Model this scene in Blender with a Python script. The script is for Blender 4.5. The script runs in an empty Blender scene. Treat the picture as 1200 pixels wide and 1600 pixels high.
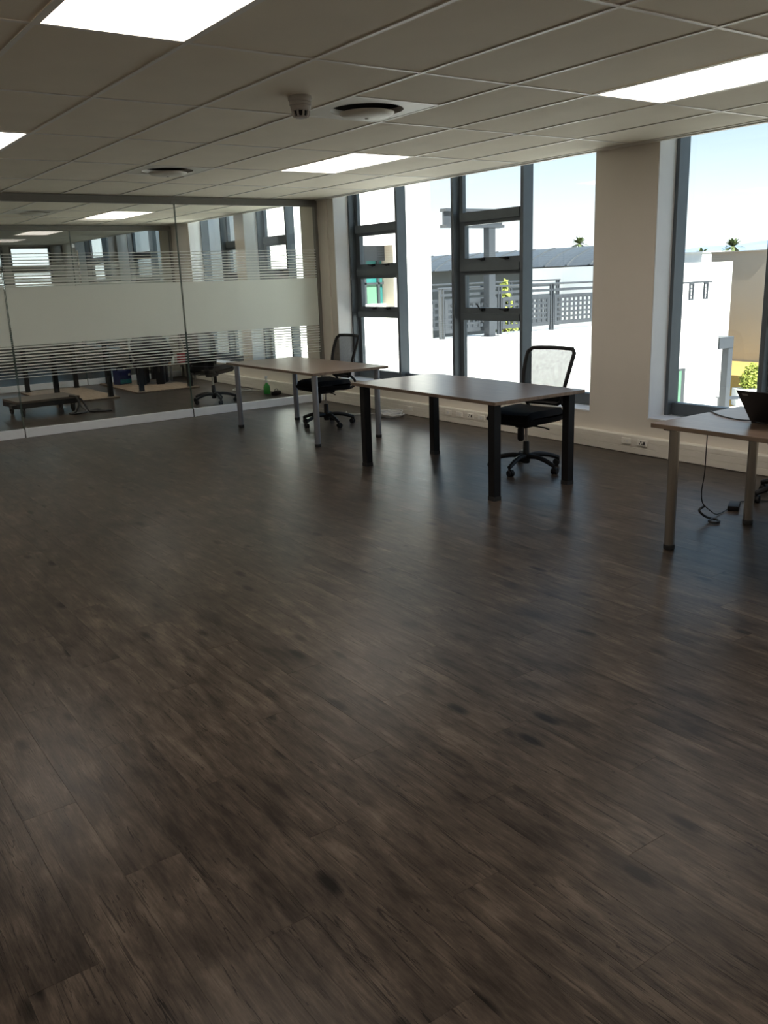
import bpy, bmesh, math, random
from mathutils import Vector, Matrix
random.seed(7)
sc = bpy.context.scene
COL = sc.collection
PI = math.pi

# ------------------------------------------------------------------ camera
cam_data = bpy.data.cameras.new('camera')
cam = bpy.data.objects.new('camera', cam_data)
COL.objects.link(cam)
right = Vector((0.8130252500, -0.5812113422, -0.0343993964))
up = Vector((0.1777498017, 0.1915150396, 0.9652600673))
fwd = Vector((0.5544320976, 0.7908952935, -0.2590167638))
M = Matrix((right, up, -fwd)).transposed().to_4x4()
M.translation = Vector((-1.78937, -3.93746, 1.62997))
cam.matrix_world = M
cam_data.sensor_fit = 'VERTICAL'
cam_data.sensor_height = 36.0
cam_data.lens = 36.0 * 1364.07 / 1600.0
cam_data.clip_start = 0.05
cam_data.clip_end = 5000
sc.camera = cam

# ------------------------------------------------------------------ world, sun, exposure
SUN_DIR = Vector((-0.03, -0.66, 0.75)).normalized()      # towards the sun
world = bpy.data.worlds.new('sky')
sc.world = world
world.use_nodes = True
wn = world.node_tree.nodes
wl = world.node_tree.links
wn.clear()
w_out = wn.new('ShaderNodeOutputWorld')
w_bg = wn.new('ShaderNodeBackground')
# clear hazy sky: white at the horizon, bluer with height, the same all round
w_tc = wn.new('ShaderNodeTexCoord')
w_sep = wn.new('ShaderNodeSeparateXYZ')
w_ramp = wn.new('ShaderNodeValToRGB')
wr = w_ramp.color_ramp
wr.elements[0].position = 0.0
wr.elements[0].color = (1.0, 1.0, 1.0, 1)
wr.elements[1].position = 1.0
wr.elements[1].color = (0.15, 0.27, 0.52, 1)
for pos, c in ((0.06, (0.80, 0.86, 0.92)), (0.16, (0.40, 0.54, 0.66)), (0.5, (0.24, 0.40, 0.62))):
    e = wr.elements.new(pos)
    e.color = (*c, 1)
wl.new(w_tc.outputs['Generated'], w_sep.inputs[0])
wl.new(w_sep.outputs['Z'], w_ramp.inputs['Fac'])
wl.new(w_ramp.outputs['Color'], w_bg.inputs['Color'])
w_bg.inputs['Strength'].default_value = 1.15
wl.new(w_bg.outputs['Background'], w_out.inputs['Surface'])

sun_data = bpy.data.lights.new('sun', 'SUN')
sun_data.energy = 14.0
sun_data.angle = 0.0095
sun_data.color = (1.0, 0.955, 0.88)
sun = bpy.data.objects.new('sun', sun_data)
COL.objects.link(sun)
sun.rotation_euler = SUN_DIR.to_track_quat('Z', 'Y').to_euler()
sun.location = (0, -10, 30)

vs = sc.view_settings
vs.view_transform = 'Standard'
vs.look = 'None'
vs.gamma = 1.0
vs.use_curve_mapping = False
vs.exposure = 0.48
sc.cycles.use_denoising = True
sc.cycles.max_bounces = 12
sc.cycles.diffuse_bounces = 6
sc.cycles.glossy_bounces = 4
sc.cycles.transmission_bounces = 6
sc.cycles.transparent_max_bounces = 24
sc.cycles.sample_clamp_indirect = 4.0
sc.cycles.caustics_reflective = False
sc.cycles.caustics_refractive = False

# ------------------------------------------------------------------ materials
MAT = {}

def newmat(name):
    m = bpy.data.materials.new(name)
    m.use_nodes = True
    n = m.node_tree.nodes
    n.clear()
    out = n.new('ShaderNodeOutputMaterial')
    MAT[name] = m
    return m, n, m.node_tree.links, out


def pbr(name, col, rough=0.5, metal=0.0, var=0.08, scale=8.0, bump=0.0, bscale=60.0, spec=0.5, stretch=None, coat=0.0):
    """principled surface with a little procedural variation in tone and relief"""
    m, n, l, out = newmat(name)
    b = n.new('ShaderNodeBsdfPrincipled')
    b.inputs['Roughness'].default_value = rough
    b.inputs['Metallic'].default_value = metal
    b.inputs['Specular IOR Level'].default_value = spec
    b.inputs['Coat Weight'].default_value = coat
    tc = n.new('ShaderNodeTexCoord')
    vec = tc.outputs['Object']
    if stretch:
        mp = n.new('ShaderNodeMapping')
        mp.inputs['Scale'].default_value = stretch
        l.new(vec, mp.inputs['Vector'])
        vec = mp.outputs['Vector']
    ns = n.new('ShaderNodeTexNoise')
    ns.inputs['Scale'].default_value = scale
    ns.inputs['Detail'].default_value = 5
    l.new(vec, ns.inputs['Vector'])
    rp = n.new('ShaderNodeValToRGB')
    lo = [max(0, c * (1 - var)) for c in col]
    hi = [min(1, c * (1 + var)) for c in col]
    rp.color_ramp.elements[0].color = (*lo, 1)
    rp.color_ramp.elements[1].color = (*hi, 1)
    rp.color_ramp.elements[0].position = 0.3
    rp.color_ramp.elements[1].position = 0.7
    l.new(ns.outputs['Fac'], rp.inputs['Fac'])
    l.new(rp.outputs['Color'], b.inputs['Base Color'])
    if bump > 0:
        n2 = n.new('ShaderNodeTexNoise')
        n2.inputs['Scale'].default_value = bscale
        n2.inputs['Detail'].default_value = 4
        l.new(vec, n2.inputs['Vector'])
        bp = n.new('ShaderNodeBump')
        bp.inputs['Strength'].default_value = bump
        bp.inputs['Distance'].default_value = 0.005
        l.new(n2.outputs['Fac'], bp.inputs['Height'])
        l.new(bp.outputs['Normal'], b.inputs['Normal'])
    l.new(b.outputs['BSDF'], out.inputs['Surface'])
    return m


def emit(name, col, strength):
    m, n, l, out = newmat(name)
    e = n.new('ShaderNodeEmission')
    e.inputs['Color'].default_value = (*col, 1)
    e.inputs['Strength'].default_value = strength
    l.new(e.outputs[0], out.inputs['Surface'])
    return m


def glass(name, tint, refl=1.0, rough=0.0):
    m, n, l, out = newmat(name)
    t = n.new('ShaderNodeBsdfTransparent')
    t.inputs['Color'].default_value = (*tint, 1)
    g = n.new('ShaderNodeBsdfGlossy')
    g.inputs['Roughness'].default_value = rough
    # Schlick reflectance, the same from both faces of the pane
    lw = n.new('ShaderNodeLayerWeight')
    lw.inputs['Blend'].default_value = 0.5
    pw = n.new('ShaderNodeMath')
    pw.operation = 'POWER'
    pw.inputs[1].default_value = 5.0
    l.new(lw.outputs['Facing'], pw.inputs[0])
    mu = n.new('ShaderNodeMath')
    mu.operation = 'MULTIPLY_ADD'
    mu.inputs[1].default_value = 0.96 * refl
    mu.inputs[2].default_value = 0.04 * refl
    l.new(pw.outputs[0], mu.inputs[0])
    mx = n.new('ShaderNodeMixShader')
    l.new(mu.outputs[0], mx.inputs[0])
    l.new(t.outputs[0], mx.inputs[1])
    l.new(g.outputs[0], mx.inputs[2])
    l.new(mx.outputs[0], out.inputs['Surface'])
    return m


PLANK_W, PLANK_L, PLANK_X0 = 0.17, 1.22, -1.36 - 0.17 * 20


def plank_material():
    m, n, l, out = newmat('vinyl_plank')
    b = n.new('ShaderNodeBsdfPrincipled')
    geo = n.new('ShaderNodeNewGeometry')
    sep = n.new('ShaderNodeSeparateXYZ')
    l.new(geo.outputs['Position'], sep.inputs[0])

    def math_(op, a, b_=None, c=None):
        k = n.new('ShaderNodeMath')
        k.operation = op
        for i, v in enumerate((a, b_, c)):
            if v is None:
                continue
            if isinstance(v, (int, float)):
                k.inputs[i].default_value = v
            else:
                l.new(v, k.inputs[i])
        return k.outputs[0]
    ix = math_('FLOOR', math_('DIVIDE', math_('SUBTRACT', sep.outputs['X'], PLANK_X0), PLANK_W))
    off = math_('MULTIPLY', math_('FRACT', math_('MULTIPLY', ix, 0.381966)), PLANK_L)
    iy = math_('FLOOR', math_('DIVIDE', math_('ADD', sep.outputs['Y'], math_('ADD', off, 20.0)), PLANK_L))
    cmb = n.new('ShaderNodeCombineXYZ')
    l.new(ix, cmb.inputs[0])
    l.new(iy, cmb.inputs[1])
    wn_ = n.new('ShaderNodeTexWhiteNoise')
    wn_.noise_dimensions = '3D'
    l.new(cmb.outputs[0], wn_.inputs['Vector'])
    # grain coordinates, shifted per plank
    gx = math_('ADD', sep.outputs['X'], math_('MULTIPLY', wn_.outputs['Value'], 7.3))
    gy = math_('ADD', sep.outputs['Y'], math_('MULTIPLY', wn_.outputs['Value'], 31.7))

    def coords(sx, sy):
        c = n.new('ShaderNodeCombineXYZ')
        l.new(math_('MULTIPLY', gx, sx), c.inputs[0])
        l.new(math_('MULTIPLY', gy, sy), c.inputs[1])
        return c.outputs[0]

    def noise(vec, detail=6, rough=0.6, dist=0.0):
        k = n.new('ShaderNodeTexNoise')
        k.inputs['Scale'].default_value = 1.0
        k.inputs['Detail'].default_value = detail
        k.inputs['Roughness'].default_value = rough
        k.inputs['Distortion'].default_value = dist
        l.new(vec, k.inputs['Vector'])
        return k.outputs['Fac']
    streak = noise(coords(24, 3.6), 8, 0.66, 0.4)
    fine = noise(coords(170, 9.0), 4, 0.7)
    blotch = noise(coords(7.5, 3.6), 6, 0.62, 0.3)
    v = math_('ADD', math_('MULTIPLY', streak, 0.62), math_('MULTIPLY', blotch, 0.50))
    v = math_('ADD', v, math_('MULTIPLY', math_('SUBTRACT', fine, 0.5), 0.22))
    v = math_('ADD', v, math_('MULTIPLY', math_('SUBTRACT', wn_.outputs['Value'], 0.5), 0.07))
    # knots
    vo = n.new('ShaderNodeTexVoronoi')
    vo.inputs['Scale'].default_value = 1.0
    vo.inputs['Randomness'].default_value = 1.0
    l.new(coords(9.0, 3.2), vo.inputs['Vector'])
    kn = n.new('ShaderNodeMapRange')
    kn.inputs['From Min'].default_value = 0.06
    kn.inputs['From Max'].default_value = 0.24
    kn.inputs['To Min'].default_value = 0.30
    kn.inputs['To Max'].default_value = 0.0
    l.new(vo.outputs['Distance'], kn.inputs['Value'])
    wk = n.new('ShaderNodeTexWhiteNoise')
    l.new(vo.outputs['Position'], wk.inputs['Vector'])
    keep = math_('GREATER_THAN', wk.outputs['Value'], 0.66)
    v = math_('SUBTRACT', v, math_('MULTIPLY', kn.outputs[0], keep))
    # long thin cracks in the print
    ck = noise(coords(34, 1.1), 3, 0.5, 1.2)
    line = math_('LESS_THAN', math_('ABSOLUTE', math_('SUBTRACT', ck, 0.5)), 0.0085)
    v = math_('SUBTRACT', v, math_('MULTIPLY', math_('MULTIPLY', line, math_('GREATER_THAN', blotch, 0.48)), 0.17))
    rp = n.new('ShaderNodeValToRGB')
    cr = rp.color_ramp
    cr.elements[0].position = 0.30
    cr.elements[0].color = (0.007, 0.0052, 0.0042, 1)
    cr.elements[1].position = 0.82
    cr.elements[1].color = (0.172, 0.137, 0.107, 1)
    e = cr.elements.new(0.45)
    e.color = (0.030, 0.0228, 0.0180, 1)
    e = cr.elements.new(0.60)
    e.color = (0.071, 0.0552, 0.0435, 1)
    l.new(v, rp.inputs['Fac'])
    l.new(rp.outputs['Color'], b.inputs['Base Color'])
    rr = n.new('ShaderNodeMapRange')
    rr.inputs['To Min'].default_value = 0.24
    rr.inputs['To Max'].default_value = 0.36
    l.new(streak, rr.inputs['Value'])
    l.new(rr.outputs[0], b.inputs['Roughness'])
    b.inputs['Specular IOR Level'].default_value = 0.14
    bp = n.new('ShaderNodeBump')
    bp.inputs['Strength'].default_value = 0.25
    bp.inputs['Distance'].default_value = 0.002
    l.new(math_('ADD', fine, streak), bp.inputs['Height'])
    l.new(bp.outputs['Normal'], b.inputs['Normal'])
    l.new(b.outputs['BSDF'], out.inputs['Surface'])
    return m


plank_material()
pbr('subfloor', (0.03, 0.025, 0.022), 0.9)
pbr('ceiling_board', (0.86, 0.805, 0.69), 0.85, var=0.02, scale=3, bump=0.10, bscale=220, spec=0.2)
pbr('grid_white', (0.84, 0.82, 0.77), 0.45, var=0.02)
pbr('wall_paint', (0.72, 0.675, 0.61), 0.8, var=0.02, scale=2, bump=0.04, bscale=120, spec=0.2)
pbr('reveal_paint', (0.78, 0.79, 0.80), 0.6, var=0.02, spec=0.3)
pbr('grey_wall', (0.33, 0.32, 0.30), 0.8, var=0.03)
pbr('trunking_white', (0.80, 0.77, 0.70), 0.45, var=0.02)
pbr('rail_white', (0.82, 0.86, 0.90), 0.4, var=0.03)
pbr('rail_grey', (0.20, 0.195, 0.18), 0.5, var=0.04)
pbr('window_frame', (0.105, 0.125, 0.14), 0.42, metal=0.2, var=0.05)
pbr('frame_dark', (0.035, 0.04, 0.045), 0.4, var=0.05)
pbr('black_plastic', (0.008, 0.008, 0.009), 0.5, var=0.15, spec=0.3)
pbr('black_fabric', (0.007, 0.007, 0.008), 0.9, spec=0.2, var=0.2, bump=0.3, bscale=400)
pbr('black_metal', (0.006, 0.006, 0.007), 0.5, metal=0.0, var=0.1, spec=0.3)
pbr('grey_metal', (0.30, 0.32, 0.36), 0.38, metal=0.75, var=0.05, stretch=(1, 1, 0.1))
pbr('steel', (0.46, 0.43, 0.385), 0.22, metal=0.95, var=0.05, stretch=(1, 1, 0.1), scale=30)
pbr('chrome', (0.75, 0.75, 0.76), 0.15, metal=1.0, var=0.02)
pbr('desk_top', (0.175, 0.126, 0.096), 0.29, var=0.2, scale=5, stretch=(9, 0.8, 1), bump=0.008, bscale=40, spec=0.42)
pbr('desk_edge', (0.17, 0.125, 0.09), 0.4, var=0.3, scale=6, stretch=(6, 1, 1))
pbr('old_wood', (0.30, 0.22, 0.15), 0.5, var=0.3, scale=5, stretch=(7, 0.8, 1))
pbr('dolly_wood', (0.12, 0.095, 0.075), 0.6, var=0.3, scale=6, stretch=(1, 8, 1))
pbr('rubber', (0.02, 0.02, 0.02), 0.8, var=0.2)
pbr('white_cable', (0.62, 0.62, 0.60), 0.5, var=0.03)
pbr('black_cable', (0.014, 0.014, 0.014), 0.5, var=0.1)
pbr('diffuser_white', (0.70, 0.68, 0.61), 0.45, var=0.02)
pbr('detector_grey', (0.42, 0.40, 0.37), 0.5, var=0.03)
pbr('dark_recess', (0.02, 0.02, 0.018), 0.8)
pbr('socket_white', (0.90, 0.88, 0.82), 0.35, var=0.02)
pbr('blue_carton', (0.012, 0.018, 0.085), 0.5, var=0.3, scale=12)
pbr('teal_print', (0.02, 0.16, 0.18), 0.5, var=0.4, scale=14)
pbr('red_card', (0.36, 0.03, 0.035), 0.6, var=0.15)
pbr('brown_card', (0.32, 0.17, 0.08), 0.6, var=0.2)
pbr('green_liquid', (0.02, 0.30, 0.04), 0.25, var=0.1)
pbr('white_plastic', (0.70, 0.70, 0.68), 0.4, var=0.03)
pbr('paper', (0.72, 0.72, 0.70), 0.7, var=0.03)
# outdoors
pbr('render_white', (0.86, 0.85, 0.82), 0.85, var=0.02, scale=1.0)
pbr('render_tan', (0.46, 0.39, 0.32), 0.85, var=0.04, scale=0.6)
pbr('render_grey', (0.13, 0.135, 0.13), 0.85, var=0.04, scale=0.6)
pbr('roof_metal', (0.085, 0.095, 0.107), 0.5, metal=0.3, var=0.15, scale=1.5, stretch=(1, 6, 1))
pbr('rail_paint', (0.034, 0.039, 0.047), 0.5, var=0.05)
pbr('town_ground', (0.20, 0.19, 0.17), 0.95, var=0.1, scale=0.2)
pbr('terrace_tile', (0.80, 0.78, 0.74), 0.8, var=0.03, scale=1)
pbr('yellow_ground', (0.34, 0.22, 0.06), 0.9, var=0.1)
pbr('teal_glass', (0.02, 0.14, 0.13), 0.12, var=0.35, scale=1.2)
pbr('mint_panel', (0.09, 0.20, 0.13), 0.5, var=0.1)
pbr('leaf_yellow', (0.26, 0.30, 0.05), 0.7, var=0.4, scale=12)
pbr('leaf_palm', (0.10, 0.13, 0.05), 0.7, var=0.4, scale=6)
pbr('bark', (0.16, 0.11, 0.07), 0.9, var=0.3)
pbr('mountain', (0.20, 0.27, 0.36), 1.0, var=0.12, scale=0.02)  # distance haze is put into this blue-grey colour
glass('window_glass', (0.93, 0.97, 0.965), 0.9)
glass('partition_glass', (0.962, 0.978, 0.968), 0.8)
pbr('glass_edge', (0.10, 0.16, 0.14), 0.2, var=0.1)
emit('light_panel', (1.0, 0.90, 0.80), 5.8)


def frost_material():
    m, n, l, out = newmat('frosted_film')
    d = n.new('ShaderNodeBsdfDiffuse')
    t = n.new('ShaderNodeBsdfTranslucent')
    ns = n.new('ShaderNodeTexNoise')
    ns.inputs['Scale'].default_value = 300
    rp = n.new('ShaderNodeValToRGB')
    rp.color_ramp.elements[0].color = (0.93, 0.95, 0.915, 1)
    rp.color_ramp.elements[1].color = (0.95, 0.97, 0.94, 1)
    l.new(ns.outputs['Fac'], rp.inputs['Fac'])
    l.new(rp.outputs['Color'], d.inputs['Color'])
    l.new(rp.outputs['Color'], t.inputs['Color'])
    mx = n.new('ShaderNodeMixShader')
    mx.inputs[0].default_value = 0.72
    l.new(d.outputs[0], mx.inputs[1])
    l.new(t.outputs[0], mx.inputs[2])
    tr = n.new('ShaderNodeBsdfTransparent')
    m2 = n.new('ShaderNodeMixShader')
    m2.inputs[0].default_value = 0.06
    l.new(mx.outputs[0], m2.inputs[1])
    l.new(tr.outputs[0], m2.inputs[2])
    l.new(m2.outputs[0], out.inputs['Surface'])


frost_material()


def mesh_back_material():
    m, n, l, out = newmat('chair_mesh')
    d = n.new('ShaderNodeBsdfDiffuse')
    t = n.new('ShaderNodeBsdfTransparent')
    tc = n.new('ShaderNodeTexCoord')
    ns = n.new('ShaderNodeTexNoise')
    ns.inputs['Scale'].default_value = 40
    l.new(tc.outputs['Object'], ns.inputs['Vector'])
    rp = n.new('ShaderNodeValToRGB')
    rp.color_ramp.elements[0].color = (0.010, 0.010, 0.010, 1)
    rp.color_ramp.elements[1].color = (0.020, 0.020, 0.020, 1)
    l.new(ns.outputs['Fac'], rp.inputs['Fac'])
    l.new(rp.outputs['Color'], d.inputs['Color'])
    mr = n.new('ShaderNodeMapRange')
    mr.inputs['To Min'].default_value = 0.20
    mr.inputs['To Max'].default_value = 0.30
    l.new(ns.outputs['Fac'], mr.inputs['Value'])
    mx = n.new('ShaderNodeMixShader')
    l.new(mr.outputs[0], mx.inputs[0])
    l.new(d.outputs[0], mx.inputs[1])
    l.new(t.outputs[0], mx.inputs[2])
    l.new(mx.outputs[0], out.inputs['Surface'])


mesh_back_material()

# ------------------------------------------------------------------ mesh helpers


def bx(bm, x0, y0, z0, x1, y1, z1):
    v = [bm.verts.new(p) for p in ((x0, y0, z0), (x1, y0, z0), (x1, y1, z0), (x0, y1, z0),
                                   (x0, y0, z1), (x1, y0, z1), (x1, y1, z1), (x0, y1, z1))]
    for f in ((3, 2, 1, 0), (4, 5, 6, 7), (0, 1, 5, 4), (1, 2, 6, 5), (2, 3, 7, 6), (3, 0, 4, 7)):
        bm.faces.new([v[i] for i in f])
    return v


def box(x0, y0, z0, x1, y1, z1):
    bm = bmesh.new()
    bx(bm, min(x0, x1), min(y0, y1), min(z0, z1), max(x0, x1), max(y0, y1), max(z0, z1))
    return bm


def boxes(*bs):
    bm = bmesh.new()
    for b in bs:
        bx(bm, *b)
    return bm


def bevel(bm, w, seg=2):
    bmesh.ops.bevel(bm, geom=list(bm.edges), offset=w, segments=seg, affect='EDGES', profile=0.5)
    return bm


def lathe(bm, prof, seg=24, c=(0, 0, 0), cap=True):
    """prof: (radius, z) from bottom to top"""
    rings = []
    for r, z in prof:
        rings.append([bm.verts.new((c[0] + r * math.cos(2 * PI * k / seg), c[1] + r * math.sin(2 * PI * k / seg), c[2] + z)) for k in range(seg)])
    for a, b in zip(rings, rings[1:]):
        for k in range(seg):
            bm.faces.new((a[k], a[(k + 1) % seg], b[(k + 1) % seg], b[k]))
    if cap:
        bm.faces.new(list(reversed(rings[0])))
        bm.faces.new(rings[-1])
    return bm


def tube(bm, pts, r, seg=8, closed=False, taper=None):
    pts = [Vector(p) for p in pts]
    rings = []
    N = len(pts)
    prev = None
    for i, p in enumerate(pts):
        a = pts[(i - 1) % N] if (closed or i > 0) else p
        b = pts[(i + 1) % N] if (closed or i < N - 1) else p
        t = (b - a).normalized()
        if prev is None:
            ref = Vector((0, 0, 1)) if abs(t.z) < 0.9 else Vector((1, 0, 0))
            u = t.cross(ref).normalized()
        else:
            u = (prev - t * prev.dot(t))
            u = u.normalized() if u.length > 1e-6 else t.orthogonal().normalized()
        prev = u
        w = t.cross(u)
        rr = r if taper is None else r * taper[i]
        rings.append([bm.verts.new(p + (u * math.cos(2 * PI * k / seg) + w * math.sin(2 * PI * k / seg)) * rr) for k in range(seg)])
    pairs = list(zip(rings, rings[1:]))
    if closed:
        pairs.append((rings[-1], rings[0]))
    for a, b in pairs:
        for k in range(seg):
            bm.faces.new((a[k], a[(k + 1) % seg], b[(k + 1) % seg], b[k]))
    if not closed:
        bm.faces.new(list(reversed(rings[0])))
        bm.faces.new(rings[-1])
    return bm


def smooth_path(pts, n=6):
    """Catmull-Rom through pts"""
    P = [Vector(p) for p in pts]
    P = [P[0] * 2 - P[1]] + P + [P[-1] * 2 - P[-2]]
    out = []
    for i in range(1, len(P) - 2):
        for k in range(n):
            t = k / n
            a, b, c, d = P[i - 1], P[i], P[i + 1], P[i + 2]
            out.append(0.5 * ((2 * b) + (c - a) * t + (2 * a - 5 * b + 4 * c - d) * t * t + (3 * b - a - 3 * c + d) * t ** 3))
    out.append(P[-2])
    return out


def prism(bm, poly, y0, y1, axis='y'):
    """polygon in (a, z) extruded along the axis"""
    def P(a, z, t):
        return (a, t, z) if axis == 'y' else ((t, a, z) if axis == 'x' else (a, z, t))
    A = [bm.verts.new(P(a, z, y0)) for a, z in poly]
    B = [bm.verts.new(P(a, z, y1)) for a, z in poly]
    n = len(poly)
    for k in range(n):
        bm.faces.new((A[k], A[(k + 1) % n], B[(k + 1) % n], B[k]))
    bm.faces.new(A)
    bm.faces.new(list(reversed(B)))
    bmesh.ops.recalc_face_normals(bm, faces=bm.faces)
    return bm


def obj(name, bm, mat, parent=None, smooth=False, loc=None):
    me = bpy.data.meshes.new(name)
    bmesh.ops.recalc_face_normals(bm, faces=bm.faces)
    bm.to_mesh(me)
    bm.free()
    me.materials.append(MAT[mat])
    if smooth:
        me.polygons.foreach_set('use_smooth', [True] * len(me.polygons))
        try:
            me.set_sharp_from_angle(angle=math.radians(38))
        except Exception:
            pass
    o = bpy.data.objects.new(name, me)
    COL.objects.link(o)
    if parent is not None:
        o.parent = parent
    if loc is not None:
        o.location = loc
    return o


def inst(src, name, parent=None, loc=(0, 0, 0), rot=(0, 0, 0)):
    o = bpy.data.objects.new(name, src.data)
    COL.objects.link(o)
    o.parent = parent
    o.location = loc
    o.rotation_euler = rot
    return o


def thing(name, label, cat, loc=(0, 0, 0), rotz=0.0, group=None, kind=None):
    o = bpy.data.objects.new(name, None)
    o.empty_display_size = 0.1
    COL.objects.link(o)
    o.location = loc
    o.rotation_euler = (0, 0, rotz)
    tag(o, label, cat, group, kind)
    return o


def tag(o, label, cat=None, group=None, kind=None):
    if label:
        o['label'] = label
    if cat:
        o['category'] = cat
    if group:
        o['group'] = group
    if kind:
        o['kind'] = kind
    return o


def struct(o, label=None):
    o['kind'] = 'structure'
    if label:
        o['label'] = label
        o['category'] = o.name.split('_')[0]
    return o


def copy_tree(o, parent=None):
    c = o.copy()
    COL.objects.link(c)
    c.parent = parent
    for ch in list(o.children):
        copy_tree(ch, c)
    return c


# ------------------------------------------------------------------ room numbers (metres)
XW = 4.634          # inner face of the window wall
XF = 4.855          # room-side face of the window frames
XG = 4.972          # glass plane
XO = 5.005           # outer face of the window wall
H = 2.656           # ceiling
SILL = 0.335
HEAD = 2.86
YP = 6.556          # glass partition
YP2 = 11.55         # second glass partition
YEND = 18.2
XL, YB = -4.578, -5.232
T = 0.654           # ceiling module

# ------------------------------------------------------------------ floor
floor = obj('floor', box(XL - 0.15, YB - 0.15, -0.20, XW + 0.02, YEND + 0.2, -0.006), 'subfloor')
struct(floor, 'dark weathered wood-look vinyl plank floor')
planks = []
nx = int((XW - PLANK_X0) / PLANK_W) + 1
for ix in range(0, nx):
    x0 = PLANK_X0 + ix * PLANK_W
    x1 = x0 + PLANK_W
    if x1 < XL or x0 > XW:
        continue
    off = ((ix * 0.381966) % 1.0) * PLANK_L
    iy = math.floor((YB + off + 20) / PLANK_L)
    while True:
        y0 = iy * PLANK_L - off - 20
        y1 = y0 + PLANK_L
        iy += 1
        if y0 > YEND:
            break
        planks.append((max(x0, XL), max(y0, YB), min(x1, XW), min(y1, YEND)))


def plank_key(p):
    c = Vector(((p[0] + p[2]) / 2, (p[1] + p[3]) / 2, 0)) - cam.matrix_world.translation
    d = c.dot(fwd)
    if d < 0.6:
        return 1e6 + c.length
    u, v = c.dot(right) / d, c.dot(up) / d
    out = max(0, abs(u) - 0.47) + max(0, abs(v) - 0.60)
    return c.length + 60 * out


planks.sort(key=plank_key)
g = 0.0002
for p in planks[:300]:
    bm = bmesh.new()
    v = bx(bm, p[0] + g, p[1] + g, -0.006, p[2] - g, p[3] - g, 0.0)
    top = [e for e in bm.edges if all(q.co.z > -0.001 for q in e.verts)]
    bmesh.ops.bevel(bm, geom=top, offset=0.0004, segments=1, affect='EDGES')
    obj('plank', bm, 'vinyl_plank', floor)
bm = bmesh.new()
for p in planks[300:]:
    bx(bm, p[0] + g, p[1] + g, -0.006, p[2] - g, p[3] - g, 0.0)
o = obj('plank_field', bm, 'vinyl_plank', floor)
o['kind'] = 'stuff'

# ------------------------------------------------------------------ ceiling
ceiling = obj('ceiling', boxes((XL - 0.15, YB - 0.15, H + 0.14, XW + 0.02, YEND + 0.2, H + 0.40)), 'ceiling_board')
struct(ceiling, 'suspended ceiling of off-white boards in a white metal grid')

LIGHTS = [  # x0, y0, x1, y1 , label
    (-T, -2 * T, 0, 0, 'large bright ceiling light panel at the top left of the photo, nearest the camera'),
    (4 * T, -2 * T, 5 * T, 0, 'bright ceiling light panel above the desk with the laptop'),
    (-T, 4 * T, 0, 6 * T, 'pinkish ceiling light panel cut off by the left edge of the photo'),
    (4 * T, 4 * T, 5 * T, 6 * T, 'ceiling light panel above the desk with silver legs, in front of the windows'),
    (4 * T, 8.72, 5 * T, 8.72 + 2 * T, 'ceiling light panel seen just behind the first glass partition'),
    (-6 * T, -2 * T, -5 * T, 0, 'added unseen ceiling light panel outside the left edge of the photo, beside the camera'),  # this and the next three: unseen panels added to light the main room
    (-6 * T, 4 * T, -5 * T, 6 * T, 'added unseen ceiling light panel outside the left edge of the photo, near the glass partition'),
    (-T, -6 * T, 0, -4 * T, 'added unseen ceiling light panel behind the camera'),
    (4 * T, -6 * T, 5 * T, -4 * T, 'added unseen ceiling light panel behind the camera, by the windows'),
    (-T, 8.72, 0, 8.72 + 2 * T, 'added unseen ceiling light panel behind the glass partition, outside the left edge'),  # this and the next: unseen panels added to brighten the frosted film
    (-6 * T, 8.72, -5 * T, 8.72 + 2 * T, 'added unseen ceiling light panel behind the glass partition, farthest left'),
    (0.35, 14.3, 1.0, 15.5, 'ceiling light panel beyond the second partition, outside the left edge'),
    (3.62, 12.1, 4.27, 13.3, 'nearest ceiling light panel beyond the second glass partition'),
    (3.62, 14.3, 4.27, 15.5, 'middle ceiling light panel beyond the second glass partition'),
    (3.62, 16.5, 4.27, 17.7, 'farthest ceiling light panel beyond the second glass partition'),
]
DIFF = [(2 * T, T, 'round air diffuser in the ceiling beside the smoke detector'),
        (2 * T, 6 * T, 'round air diffuser in the ceiling between the smoke detector and the glass partition'),
        (2 * T, 8.72, 'round air diffuser in the ceiling behind the glass partition')]


def covered(x0, y0, x1, y1):
    for L in LIGHTS:
        if x0 < L[2] - 0.01 and x1 > L[0] + 0.01 and y0 < L[3] - 0.01 and y1 > L[1] + 0.01:
            return True
    for dx, dy, _ in DIFF:
        if x0 < dx + T - 0.01 and x1 > dx + 0.01 and y0 < dy + T - 0.01 and y1 > dy + 0.01:
            return True
    return False


tile_src = {}


def tile(x0, y0, x1, y1):
    w, d = round(x1 - x0, 4), round(y1 - y0, 4)
    if w < 0.03 or d < 0.03:
        return
    k = (w, d)
    if k not in tile_src:
        bm = bmesh.new()
        bx(bm, -w / 2 + 0.009, -d / 2 + 0.009, 0.004, w / 2 - 0.009, d / 2 - 0.009, 0.020)
        tile_src[k] = obj('ceiling_board', bm, 'ceiling_board', ceiling, loc=((x0 + x1) / 2, (y0 + y1) / 2, H))
    else:
        inst(tile_src[k], 'ceiling_board', ceiling, ((x0 + x1) / 2, (y0 + y1) / 2, H))


def grid_bar(x0, y0, x1, y1):
    """inverted T bar, flange flush with H"""
    if x1 - x0 > y1 - y0:
        bm = boxes((x0, y0 - 0.012, H - 0.001, x1, y0 + 0.012, H + 0.003), (x0, y0 - 0.002, H + 0.003, x1, y0 + 0.002, H + 0.035))
    else:
        bm = boxes((x0 - 0.012, y0, H - 0.002, x0 + 0.012, y1, H + 0.002), (x0 - 0.002, y0, H + 0.002, x0 + 0.002, y1, H + 0.035))
    obj('grid_bar', bm, 'grid_white', ceiling)


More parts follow.
